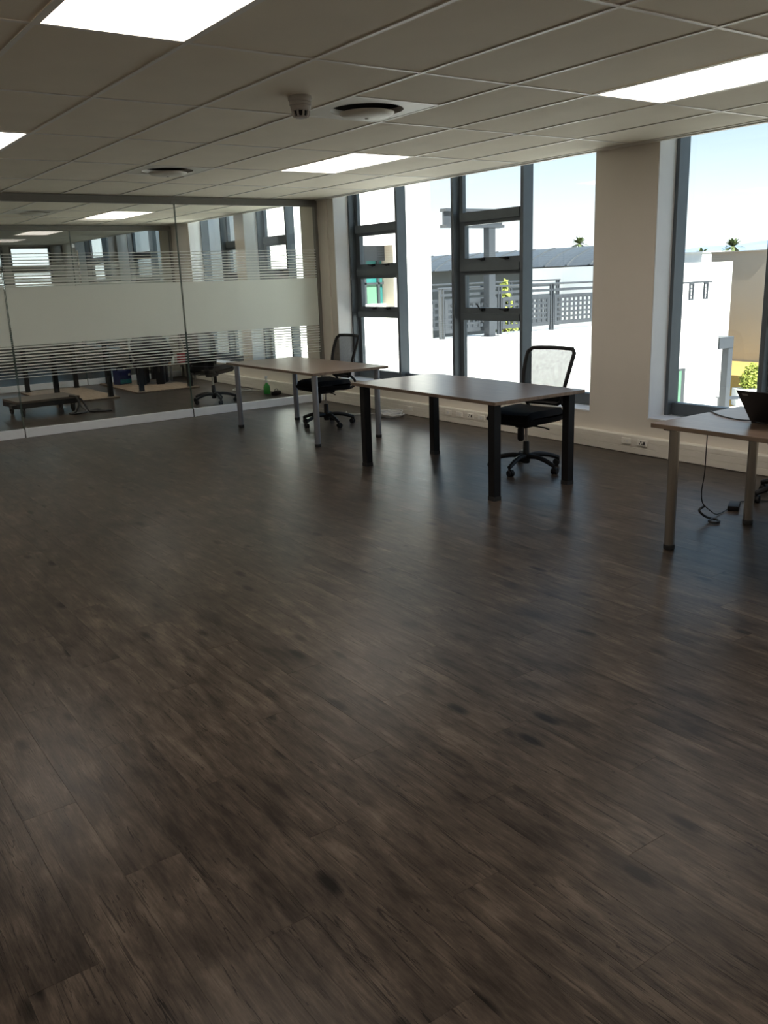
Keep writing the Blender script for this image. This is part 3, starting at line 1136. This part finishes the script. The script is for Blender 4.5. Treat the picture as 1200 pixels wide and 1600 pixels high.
        tube(bm, [Vector((ox, oy, 0.032)) - ax * 0.006, Vector((ox, oy, 0.032)) + ax * 0.006], 0.030, 14)
        obj('caster', bm, 'black_plastic', arm, True)
    return t


make_chair('mesh-back office chair at the black-legged desk, backlit by the window', (3.432, 1.362, 0), PI + 0.14)
make_chair('mesh-back office chair at the desk with round grey legs near the partition', (3.50, 4.70, 0), PI - 0.02)
make_chair('black office chair behind the glass partition, turned away', (3.43, 7.62, 0), 0.62)
make_chair('office chair behind the steel-legged desk, mostly outside the right edge', (4.05, -0.72, 0), PI + 0.55)

# ------------------------------------------------------------------ laptop with its cable and charger
t = thing('laptop', 'open black laptop seen from behind its lid on the steel-legged desk', 'laptop', (2.806, -1.09, 0.752), 0.0)
bm = box(0.0, -0.335, 0.0, 0.235, 0.0, 0.016)
obj('base', bevel(bm, 0.004, 2), 'black_plastic', t, True)
lean = math.radians(40)
hgt = 0.250
lid = bmesh.new()
bx(lid, -0.007, -0.335, 0.0, 0.0, 0.0, hgt)
bevel(lid, 0.003, 1)
bmesh.ops.rotate(lid, cent=(0, 0, 0), matrix=Matrix.Rotation(-lean, 3, 'Y'), verts=lid.verts)
bmesh.ops.translate(lid, verts=lid.verts, vec=(-0.002, 0, 0.014))
L = obj('lid', lid, 'black_plastic', t, True)
bm = box(0.0002, -0.322, 0.014, 0.0010, -0.013, hgt - 0.012)
bmesh.ops.rotate(bm, cent=(0, 0, 0), matrix=Matrix.Rotation(-lean, 3, 'Y'), verts=bm.verts)
bmesh.ops.translate(bm, verts=bm.verts, vec=(-0.002, 0, 0.014))
obj('screen', bm, 'frame_dark', L)
bm = bmesh.new()
bx(bm, -0.0084, -0.064, hgt - 0.034, -0.0068, -0.030, hgt - 0.018)
bmesh.ops.rotate(bm, cent=(0, 0, 0), matrix=Matrix.Rotation(-lean, 3, 'Y'), verts=bm.verts)
bmesh.ops.translate(bm, verts=bm.verts, vec=(-0.002, 0, 0.014))
obj('badge', bm, 'rail_grey', L)
obj('keyboard', boxes(*[(0.035 + 0.024 * r, -0.31 + 0.0195 * c, 0.0155, 0.055 + 0.024 * r, -0.295 + 0.0195 * c, 0.0175) for r in range(5) for c in range(15)]), 'frame_dark', t)
obj('hinge', boxes((-0.006, -0.30, 0.004, 0.004, -0.25, 0.018), (-0.006, -0.085, 0.004, 0.004, -0.035, 0.018)), 'frame_dark', t)

bm = bmesh.new()
zt = 0.756
tube(bm, smooth_path([(2.85, -1.088, 0.760), (2.838, -1.02, zt), (2.845, -0.95, zt), (2.885, -0.85, zt), (2.95, -0.755, zt), (3.00, -0.70, zt), (3.015, -0.675, 0.748), (3.020, -0.668, 0.70),
                      (3.035, -0.655, 0.50), (3.055, -0.64, 0.34), (3.05, -0.63, 0.22), (3.10, -0.61, 0.13), (3.20, -0.60, 0.06), (3.30, -0.585, 0.012), (3.44, -0.56, 0.008), (3.492, -0.55, 0.018)], 6), 0.0038, 6)
tag(obj('laptop_cable', bm, 'black_cable', None, True), 'thin black cable running from the laptop over the desk edge to the floor', 'cable')
bm = bmesh.new()
tube(bm, smooth_path([(3.13, -0.605, 0.105), (3.08, -0.60, 0.085), (3.10, -0.62, 0.05), (3.16, -0.63, 0.02), (3.19, -0.66, 0.012), (3.16, -0.70, 0.010), (3.12, -0.69, 0.010), (3.12, -0.65, 0.012), (3.17, -0.64, 0.016)], 6), 0.008, 8)
tag(obj('cable_bundle', bm, 'black_cable', None, True), 'thick twisted black cable bundle on the floor below the laptop desk', 'cable')
t = thing('power_adapter', 'black laptop charger block lying on the floor under the laptop desk', 'charger', (3.55, -0.55, 0.0), 0.5)
obj('housing', bevel(box(-0.080, -0.036, 0.0, 0.080, 0.036, 0.036), 0.006, 2), 'black_plastic', t, True)
bm = bmesh.new()
tube(bm, [(0.075, 0, 0.016), (0.115, 0, 0.014)], 0.008, 8)
obj('plug', bm, 'rail_grey', t)
bm = bmesh.new()
tube(bm, smooth_path([(3.634, -0.504, 0.014), (3.72, -0.49, 0.007), (3.80, -0.53, 0.007), (3.88, -0.60, 0.007), (4.0, -0.72, 0.007), (4.2, -0.9, 0.007), (4.5, -1.0, 0.007)], 6), 0.0045, 6)
tag(obj('mains_cable', bm, 'black_cable', None, True), 'black mains cable trailing from the charger block towards the wall', 'cable')

# coil of white cable
bm = bmesh.new()
pts = []
for k in range(130):
    a = k / 20 * 2 * PI
    r = 0.135 + 0.018 * math.sin(k * 0.37) + 0.010 * math.sin(k * 1.7)
    pts.append((4.36 + r * math.cos(a) * 0.95, 4.60 + r * 1.05 * math.sin(a), 0.008 + 0.060 * k / 130 + 0.004 * math.sin(k * 0.9)))
pts = pts[::-1] + smooth_path([(4.40, 4.78, 0.007), (4.33, 4.92, 0.007), (4.24, 5.00, 0.007), (4.14, 5.08, 0.007), (4.12, 5.22, 0.007), (4.2, 5.36, 0.007)], 6)
tube(bm, pts, 0.007, 6)
tag(obj('cable_coil', bm, 'white_cable', None, True), 'coil of white cable on the floor by the skirting below the windows', 'cable')

# ------------------------------------------------------------------ behind the first partition
# trolley
t = thing('platform_trolley', 'low wooden platform trolley on casters behind the glass partition', 'trolley', (1.30, 8.55, 0), 0.10)
obj('deck', bevel(box(-0.42, -0.30, 0.185, 0.42, 0.30, 0.215), 0.004, 1), 'dolly_wood', t)
obj('deck_frame', boxes((-0.42, -0.30, 0.12, 0.42, -0.26, 0.185), (-0.42, 0.26, 0.12, 0.42, 0.30, 0.185), (-0.42, -0.26, 0.12, -0.38, 0.26, 0.185), (0.38, -0.26, 0.12, 0.42, 0.26, 0.185)), 'black_metal', t)
obj('handle_bracket', bevel(box(-0.50, -0.30, 0.125, -0.42, -0.18, 0.180), 0.006, 1), 'black_metal', t)
for sx in (-1, 1):
    for sy in (-1, 1):
        cx, cy = sx * 0.34, sy * 0.22
        bm = bmesh.new()
        tube(bm, [(cx - 0.016, cy, 0.05), (cx - 0.012, cy, 0.05), (cx + 0.012, cy, 0.05), (cx + 0.016, cy, 0.05)], 0.05, 18, taper=[0.85, 1, 1, 0.85])
        w_ = obj('wheel', bm, 'rubber', t, True)
        obj('fork', boxes((cx - 0.026, cy - 0.02, 0.045, cx - 0.020, cy + 0.02, 0.12), (cx + 0.020, cy - 0.02, 0.045, cx + 0.026, cy + 0.02, 0.12), (cx - 0.03, cy - 0.03, 0.108, cx + 0.03, cy + 0.03, 0.12)), 'black_metal', w_)
bm = bmesh.new()
tube(bm, smooth_path([(1.60, 8.26, 0.225), (1.66, 8.18, 0.21), (1.68, 8.14, 0.12), (1.62, 8.12, 0.02), (1.52, 8.05, 0.012), (1.60, 7.98, 0.012), (1.74, 8.03, 0.02), (1.70, 8.16, 0.10), (1.72, 8.20, 0.18), (1.76, 8.14, 0.10), (1.78, 8.05, 0.02), (1.86, 7.98, 0.012), (1.95, 8.03, 0.012),
                      (1.90, 8.10, 0.02), (1.80, 8.05, 0.022), (1.92, 7.95, 0.014), (2.05, 7.92, 0.012)], 6), 0.014, 8)
tag(obj('black_cable_tangle', bm, 'black_cable', None, True), 'tangle of thick black cable hanging off the end of the trolley', 'cable')

# printed carton
t = thing('carton', 'dark blue printed carton standing on the upturned desk', 'box', (3.26, 10.92, 0.027), 0.35)
obj('body', bevel(box(-0.125, -0.09, 0.0, 0.125, 0.09, 0.235), 0.006, 1), 'blue_carton', t)
obj('print_band', box(-0.118, -0.0915, 0.015, 0.118, -0.0895, 0.085), 'teal_print', t)
obj('print_mark', boxes((0.060, -0.0915, 0.14, 0.075, -0.0895, 0.175), (0.085, -0.0915, 0.14, 0.100, -0.0895, 0.175)), 'white_plastic', t)
bm = bmesh.new()
tube(bm, smooth_path([(-0.10, 0, 0.235), (-0.09, 0, 0.275), (0, 0, 0.285), (0.09, 0, 0.275), (0.10, 0, 0.235)], 5), 0.012, 6)
obj('carry_strap', bm, 'black_plastic', t, True)

# black upholstered chair on the upturned desk
t = thing('visitor_chair', 'bulky black upholstered chair standing on the upturned desk', 'chair', (3.66, 10.55, 0.027), -0.55)
bm = bmesh.new()
prism(bm, [(-0.30, 0.34), (0.30, 0.34), (0.35, 0.48), (0.29, 0.64), (0.13, 0.84), (-0.29, 0.82), (-0.37, 0.66)], 0.16, 0.25, 'y')
bevel(bm, 0.02, 2)
obj('backrest', bm, 'black_fabric', t, True)
bm = bmesh.new()
bx(bm, -0.27, -0.24, 0.30, 0.26, 0.24, 0.40)
bevel(bm, 0.03, 3)
obj('seat', bm, 'black_fabric', t, True)
for sx, sy in ((-1, -1), (-1, 1), (1, -1), (1, 1)):
    bm = bmesh.new()
    cx, cy = sx * 0.16, sy * 0.14
    bx(bm, cx - 0.07, cy - 0.07, 0.0, cx + 0.07, cy + 0.07, 0.31)
    bevel(bm, 0.015, 2)
    obj('leg', bm, 'black_fabric', t, True)
for s in (-1, 1):
    bm = bmesh.new()
    tube(bm, smooth_path([(s * 0.29, 0.18, 0.40), (s * 0.31, 0.0, 0.52), (s * 0.30, -0.20, 0.50), (s * 0.28, -0.22, 0.36)], 5), 0.022, 8)
    obj('armrest', bm, 'black_plastic', t, True)

# low ledge with odds and ends near the far pier
t = thing('side_shelf', 'low pale shelf against the far pier behind the upturned desk', 'shelf', (4.33, 11.10, 0), 0.0)
obj('top', bevel(box(-0.26, -0.30, 0.27, 0.28, 0.30, 0.292), 0.002, 1), 'old_wood', t)
for sx, sy in ((-1, -1), (-1, 1), (1, -1), (1, 1)):
    obj('leg', box(sx * 0.22 - 0.015, sy * 0.26 - 0.015, 0, sx * 0.22 + 0.015, sy * 0.26 + 0.015, 0.27), 'rail_grey', t)
t = thing('red_box', 'red cardboard box on the low shelf at the back', 'box', (4.40, 11.02, 0.292), 0.1)
obj('body', bevel(box(-0.06, -0.05, 0.0, 0.06, 0.05, 0.17), 0.003, 1), 'red_card', t)
obj('flap', bevel(box(-0.062, -0.052, 0.165, 0.062, 0.052, 0.173), 0.002, 1), 'red_card', t)
t = thing('paper_cup', 'white cup on the low shelf beside the red box', 'cup', (4.22, 11.0, 0.292), 0)
obj('body', lathe(bmesh.new(), [(0.028, 0), (0.038, 0.12)], 18), 'white_plastic', t, True)
obj('rim', lathe(bmesh.new(), [(0.038, 0.118), (0.041, 0.121), (0.038, 0.125)], 18), 'white_plastic', t, True)
t = thing('brown_packet', 'small brown packet on the low shelf next to the white cup', 'packet', (4.13, 10.95, 0.292), 0.4)
obj('body', bevel(box(-0.035, -0.02, 0, 0.035, 0.02, 0.085), 0.006, 2), 'brown_card', t, True)
obj('folded_top', bevel(box(-0.030, -0.010, 0.083, 0.030, 0.010, 0.105), 0.003, 1), 'brown_card', t)

# spray bottle
t = thing('spray_bottle', 'green spray bottle with white nozzle on the floor behind the partition', 'bottle', (4.40, 7.85, 0), 0.8)
obj('body', lathe(bmesh.new(), [(0.045, 0), (0.050, 0.008), (0.050, 0.10), (0.040, 0.13), (0.018, 0.155), (0.016, 0.17)], 20), 'green_liquid', t, True)
obj('neck', lathe(bmesh.new(), [(0.019, 0.168), (0.019, 0.20), (0.013, 0.205), (0.012, 0.235)], 16), 'white_plastic', t, True)
obj('spray_head', bevel(box(-0.055, -0.012, 0.235, 0.03, 0.012, 0.268), 0.005, 2), 'white_plastic', t, True)
bm = bmesh.new()
tube(bm, [(-0.03, 0, 0.236), (-0.042, 0, 0.215), (-0.040, 0, 0.19)], 0.006, 6)
obj('trigger', bm, 'white_plastic', t)
t = thing('black_pouch', 'small black pouch on the floor beside the green spray bottle', 'bag', (4.43, 7.62, 0), 0.7)
bm = bmesh.new()
bx(bm, -0.10, -0.05, 0, 0.10, 0.05, 0.055)
bevel(bm, 0.022, 3)
obj('body', bm, 'black_fabric', t, True)
bm = bmesh.new()
tube(bm, smooth_path([(-0.08, 0, 0.05), (-0.04, 0, 0.085), (0.04, 0, 0.085), (0.08, 0, 0.05)], 5), 0.006, 6)
obj('strap', bm, 'black_plastic', t, True)
bm = bmesh.new()
tube(bm, smooth_path([(4.50, 8.2, 0.007), (4.40, 8.35, 0.007), (4.25, 8.45, 0.008), (4.32, 8.62, 0.009), (4.45, 8.6, 0.010), (4.42, 8.42, 0.014), (4.30, 8.40, 0.016), (4.2, 8.6, 0.010), (4.35, 8.8, 0.007), (4.5, 9.0, 0.007)], 6), 0.008, 6)
tag(obj('white_cable_loop', bm, 'white_cable', None, True), 'loose loops of pale cable on the floor behind the partition', 'cable')
t = thing('paper_sheet', 'white sheet of paper on the sill just behind the glass partition', 'paper', (4.74, 8.1, SILL), 0.1)
obj('sheet', bevel(box(-0.09, -0.15, 0, 0.09, 0.15, 0.004), 0.001, 1), 'paper', t)

# ------------------------------------------------------------------ outdoors
tag(struct(obj('ground_town', box(-300, -400, -4.4, 1500, 1500, -4.2), 'town_ground')), 'pale ground of the town below the windows', 'ground')
# own building below the windows
tag(struct(obj('wall_facade', box(XL - 0.15, YB - 0.5, -4.2, XO - 0.02, YEND + 0.5, -0.21), 'render_white')), 'white storey of this building below the room', 'wall')

# white roof terrace with a diagonal front edge
bm = bmesh.new()
prism(bm, [(XO + 0.03, 2.45), (17.4, 11.1), (17.4, 11.6), (10.36, 11.6), (10.36, 11.28), (XO + 0.03, 11.28)], -4.2, 0.29, 'z')
ter = tag(struct(obj('floor_terrace', bm, 'terrace_tile')), 'white sunlit roof terrace outside the windows', 'terrace')
obj('kerb', box(6.2, 9.12, 0.29, 14.3, 9.22, 0.315), 'render_white', ter)

# white wing with the teal window
wing = thing('white_wing_building', 'blown-out white building wing with a teal recessed window', 'building', (0, 0, 0))
wx0, wx1, wy, wz = 6.3, 10.36, 11.30, 3.55
ox0, ox1, oz0, oz1 = 8.42, 9.36, 1.03, 2.28
obj('wall', boxes((wx0, wy, -4.2, ox0, wy + 8, wz), (ox1, wy, -4.2, wx1, wy + 8, wz), (ox0, wy, -4.2, ox1, wy + 8, oz0), (ox0, wy, oz1, ox1, wy + 8, wz), (ox0, wy + 0.5, oz0, ox1, wy + 8, oz1)), 'render_white', wing)
obj('reveal', box(ox1 - 0.006, wy + 0.004, oz0, ox1 + 0.001, wy + 0.5, oz1), 'render_tan', wing)  # tan sheet stands in for shade on this side of the white opening
obj('window_pane', box(ox0, wy + 0.42, oz0 + 0.07, ox1 - 0.01, wy + 0.44, oz1), 'teal_glass', wing)
obj('window_sill', box(ox0, wy + 0.30, oz0, ox1 - 0.01, wy + 0.44, oz0 + 0.07), 'render_white', wing)
for x in (8.86, 9.20):
    obj('window_bar', box(x, wy + 0.36, oz0 + 0.07, x + 0.05, wy + 0.42, oz1), 'rail_paint', wing)
obj('window_bar', box(ox0, wy + 0.36, 1.50, ox1 - 0.01, wy + 0.419, 1.54), 'rail_paint', wing)
obj('blind_panel', box(ox0, wy + 0.405, oz0 + 0.07, 8.85, wy + 0.415, 1.50), 'mint_panel', wing)
obj('blind_panel', box(8.92, wy + 0.405, oz0 + 0.07, 9.19, wy + 0.415, 1.50), 'mint_panel', wing)
obj('window_head', box(ox0, wy + 0.30, oz1 - 0.30, ox1 - 0.01, wy + 0.41, oz1), 'rail_paint', wing)

# pergola beam and post
perg = thing('pergola', 'grey steel pergola post and beam on the terrace', 'pergola', (11.60, 10.82, 0.29))
obj('post', box(-0.09, -0.09, 0, 0.09, 0.09, 2.30), 'rail_paint', perg)
obj('beam', boxes((-1.29, -0.10, 2.30, 0.35, 0.10, 2.36), (-1.29, -0.02, 2.36, 0.35, 0.02, 2.62), (-1.29, -0.10, 2.62, 0.35, 0.10, 2.68)), 'rail_paint', perg)
obj('base_plate', box(-0.15, -0.15, 0, 0.15, 0.15, 0.02), 'rail_paint', perg)


def perforated_panel(bm, w, h, nx_, nz_, fr, holes=0.62, d=0.02):
    """sheet in XZ with square holes, built from bars"""
    bx(bm, 0, -d, 0, w, d, fr)
    bx(bm, 0, -d, h - fr, w, d, h)
    bx(bm, 0, -d, fr, fr, d, h - fr)
    bx(bm, w - fr, -d, fr, w, d, h - fr)
    iw, ih = w - 2 * fr, h - 2 * fr
    px, pz = iw / nx_, ih / nz_
    for i in range(nx_ + 1):
        c = fr + i * px
        b = (1 - holes) * px / 2
        bx(bm, max(fr, c - b), -d * 0.6, fr, min(w - fr, c + b), d * 0.6, h - fr)
    for k in range(nz_ + 1):
        c = fr + k * pz
        b = (1 - holes) * pz / 2
        bx(bm, fr, -d * 0.55, max(fr, c - b), w - fr, d * 0.55, min(h - fr, c + b))


def railing(lab, origin, rotz, n, w, h=1.07, ph=0.70, nx_=9, nz_=5):
    t = thing('terrace_railing', lab, 'railing', origin, rotz, 'steel railings outside')
    bm = bmesh.new()
    perforated_panel(bm, w - 0.16, ph, nx_, nz_, 0.07)
    src = obj('perforated_panel', bm, 'rail_paint', t, loc=(0.08, 0, 0.12))
    for k in range(1, n):
        inst(src, 'perforated_panel', t, (k * w + 0.08, 0, 0.12))
    for k in range(n + 1):
        bm = boxes((k * w - 0.055, -0.03, 0, k * w - 0.025, 0.03, h - 0.02), (k * w + 0.025, -0.03, 0, k * w + 0.055, 0.03, h - 0.02))
        obj('post', bm, 'rail_paint', t)
    bm = bmesh.new()
    tube(bm, [(-0.1, 0, h), (n * w + 0.1, 0, h)], 0.022, 8)
    obj('handrail', bm, 'rail_paint', t, True)
    obj('mid_rail', box(-0.06, -0.02, h - 0.17, n * w + 0.06, 0.02, h - 0.11), 'rail_paint', t)
    return t


railing('grey railing with square-holed panels along the edge of the white terrace', (10.42, 11.05, 0.29), 0.0, 4, 1.68)
railing('second square-holed railing farther back behind the terrace', (12.0, 14.6, 0.1), 0.0, 3, 1.9, 1.3, 0.8, 9, 4)

# barrel-roofed hall
hall = thing('barrel_roof_hall', 'low hall with curved metal roof beyond the terrace railing', 'building', (0, 0, 0))
hx0, hx1, hy0, hy1 = 28.0, 32.0, 21.8, 48.0
obj('wall', box(hx0, hy0, -4.2, hx1, hy1, 1.85), 'render_grey', hall)
bm = bmesh.new()
N = 18
arc = [(hx0 - 0.6 + (hx1 - hx0 + 1.2) * k / N, 1.85 + 0.85 * math.sin(PI * k / N) ** 0.8) for k in range(N + 1)]
prism(bm, arc, hy0 - 0.5, hy1 + 0.5, 'y')
obj('roof', bm, 'roof_metal', hall, True)
obj('bright_bay', box(27.3, 21.0, -4.2, 27.95, 23.4, 1.80), 'render_white', hall)
# ribs on the curved roof
for k in range(20):
    y = hy0 + 0.2 + k * 1.3
    bm = bmesh.new()
    prism(bm, [(x, z + 0.0) for x, z in arc[:8]] + [(x, z + 0.05) for x, z in reversed(arc[:8])], y, y + 0.12, 'y')
    obj('roof_rib', bm, 'roof_metal', hall)

# what the right-hand window looks on to
b = thing('white_terrace_building', 'sunlit white building with a small roof balcony outside the right-hand window', 'building', (0, 0, 0))
obj('lower_wall', boxes((16.2, 9.35, -4.2, 17.95, 10.9, 0.84)), 'render_white', b)
obj('upper_wall', boxes((17.9, 11.75, -4.2, 22.0, 16.0, 1.74)), 'render_white', b)
obj('green_door', boxes((15.2 + 1.0, 9.30, -3.2, 16.62, 9.35, -0.75)), 'frame_dark', b)
obj('door_frame', boxes((16.35, 9.28, -3.2, 16.45, 9.31, -0.8)), 'mint_panel', b)
t = thing('balcony_rail', 'small dark balcony rail on the white building outside the right-hand window', 'railing', (16.3, 9.6, 0.84))
obj('handrail', box(-0.1, -0.02, 0.40, 1.62, 0.02, 0.44), 'rail_paint', t)
for x in (0.72, 1.30):
    bm = bmesh.new()
    perforated_panel(bm, 0.16, 0.40, 1, 4, 0.03, 0.7)
    o = obj('post', bm, 'rail_paint', t, loc=(x, 0, 0))

tag(obj('tan_block', boxes((35.6, 18.75, -4.2, 40, 21.85, 2.2), (35.55, 18.7, 2.2, 40, 21.9, 2.26)), 'render_tan'), 'tall blank tan building block outside the right-hand window', 'building')
tag(obj('yellow_forecourt', box(30.5, 16.0, -4.2, 35.5, 22.5, -2.7), 'yellow_ground'), 'yellow strip of ground at the foot of the tan block', 'ground')
court = tag(struct(obj('floor_courtyard', box(17.0, 4.0, -4.2, 30.4, 11.7, -2.55), 'terrace_tile')), 'pale courtyard below the right-hand window', 'courtyard')
t = thing('pergola', 'lone grey steel post with a short beam in the courtyard outside the right-hand window', 'pergola', (19.85, 10.32, -2.55))
obj('post', box(-0.10, -0.10, 0, 0.10, 0.10, 2.12), 'rail_paint', t)
obj('beam', box(-0.55, -0.12, 2.02, 0.08, 0.55, 2.32), 'rail_paint', t)
t = thing('planter', 'white planter box with a yellow-green bush in the courtyard', 'planter', (22.95, 11.45, -2.55), -0.6)
obj('box', boxes((-0.50, -0.25, 0, 0.50, -0.20, 0.52), (-0.50, 0.20, 0, 0.50, 0.25, 0.52), (-0.50, -0.20, 0, -0.45, 0.20, 0.52), (0.45, -0.20, 0, 0.50, 0.20, 0.52), (-0.45, -0.20, 0, 0.45, 0.20, 0.45)), 'render_white', t)
rng = random.Random(3)


def leaf_cloud(n, cx, cy, cz, rx, ry, rz_, size, cone=0.0):
    bm = bmesh.new()
    for _ in range(n):
        while True:
            p = Vector((rng.uniform(-1, 1), rng.uniform(-1, 1), rng.uniform(-1, 1)))
            if p.length < 1:
                break
        k = 1 - cone * (p.z + 1) / 2
        c = Vector((cx + p.x * rx * k, cy + p.y * ry * k, cz + p.z * rz_))
        a = Vector((rng.gauss(0, 1), rng.gauss(0, 1), rng.gauss(0, 1))).normalized()
        b_ = a.orthogonal().normalized()
        s = size * rng.uniform(0.6, 1.3)
        v = [bm.verts.new(c + a * s), bm.verts.new(c + b_ * s * 0.4), bm.verts.new(c - a * s), bm.verts.new(c - b_ * s * 0.4)]
        bm.faces.new(v)
    return bm


obj('bush', leaf_cloud(900, 0, 0, 0.85, 0.45, 0.25, 0.45, 0.07, 0.4), 'leaf_yellow', t)
t = thing('conifer_shrub', 'small yellow-green conifer behind the terrace railing', 'shrub', (14.1, 13.0, -0.35))
obj('foliage', leaf_cloud(900, 0, 0, 1.0, 0.45, 0.45, 0.85, 0.08, 0.75), 'leaf_yellow', t)
bm = bmesh.new()
tube(bm, [(0, 0, -0.6), (0, 0, 1.4)], 0.04, 6)
obj('stem', bm, 'bark', t)
tag(struct(obj('floor_lower_roof', box(10.4, 11.7, -4.2, 18.4, 20.0, -0.9), 'terrace_tile')), 'lower white roof beyond the terrace railing', 'roof')


def bench(lab, loc, rotz):
    t = thing('garden_bench', lab, 'bench', loc, rotz, 'courtyard benches')
    for k in range(5):
        obj('slat', box(-0.75, -0.25 + 0.1 * k, 0.40, 0.75, -0.25 + 0.1 * k + 0.085, 0.43), 'rail_paint', t)
    for x in (-0.65, 0.65):
        obj('leg', box(x - 0.04, -0.22, 0, x + 0.04, 0.22, 0.40), 'rail_paint', t)


bench('grey slatted bench beside the planter in the courtyard', (24.3, 9.9, -2.55), -0.6)
bench('grey slatted bench nearer the courtyard post', (21.7, 10.9, -2.55), -0.6)


def palm(lab, loc, h, r):
    t = thing('palm_tree', lab, 'palm tree', loc, 0, 'distant palm trees')
    bm = bmesh.new()
    tube(bm, [(0, 0, 0), (0.1, 0, h * 0.5), (0, 0, h)], r * 0.12, 8)
    obj('trunk', bm, 'bark', t, True)
    bm = bmesh.new()
    for k in range(42):
        a = rng.uniform(0, 2 * PI)
        el = rng.uniform(-0.5, 1.3)
        d = Vector((math.cos(a) * math.cos(el), math.sin(a) * math.cos(el), math.sin(el)))
        side = d.cross(Vector((0, 0, 1))).normalized() * r * 0.13
        p0 = Vector((0, 0, h))
        prev = None
        for s in range(5):
            u = s / 4
            c = p0 + d * r * u + Vector((0, 0, -0.35 * r * u * u))
            w_ = math.sin(PI * min(1, u * 0.9 + 0.1)) 
            cur = (bm.verts.new(c - side * w_), bm.verts.new(c + side * w_))
            if prev:
                bm.faces.new((prev[0], prev[1], cur[1], cur[0]))
            prev = cur
    obj('crown', bm, 'leaf_palm', t)


palm('palm crown rising behind the curved roof', (69.35, 60.8, -4.2), 8.5, 1.25)
palm('smaller palm crown left of the tan block', (70.4, 46.9, -4.2), 6.9, 1.05)
palm('palm crown above the top edge of the tan block', (82.2, 51.5, -4.2), 7.7, 1.4)
tag(obj('distant_white_block', boxes((51.0, 33.2, -4.2, 54, 35.4, 2.5), (50.9, 33.1, 2.5, 54.1, 35.5, 2.6)), 'render_white'), 'small far white block on the skyline below the mountains', 'building')

# mountain ridge
bm = bmesh.new()
prev = None
cpos = Vector((-1.8, -3.9))
for k in range(90):
    a = math.radians(38 + k * 1.0)             # bearing from +Y towards +X
    d = 1500
    ramp_ = 1 / (1 + math.exp(-(k - 14.5) * 0.9))
    hgt_ = 6 + ramp_ * (34 + 0.9 * max(0, k - 15) + 3.0 * math.sin(k * 0.9 + 0.5) + 1.2 * math.sin(k * 2.3))
    x, y = cpos.x + d * math.sin(a), cpos.y + d * math.cos(a)
    x2, y2 = cpos.x + (d + 500) * math.sin(a), cpos.y + (d + 500) * math.cos(a)
    cur = [bm.verts.new((x, y, -4.2)), bm.verts.new((x + (x2 - x) * 0.4, y + (y2 - y) * 0.4, hgt_ * 0.55)), bm.verts.new((x + (x2 - x) * 0.7, y + (y2 - y) * 0.7, hgt_)), bm.verts.new((x2, y2, -4.2))]
    if prev:
        for i in range(3):
            bm.faces.new((prev[i], prev[i + 1], cur[i + 1], cur[i]))
    prev = cur
tag(obj('mountain_range', bm, 'mountain', None, True), 'mountain ridge in painted haze blue on the horizon', 'mountain')
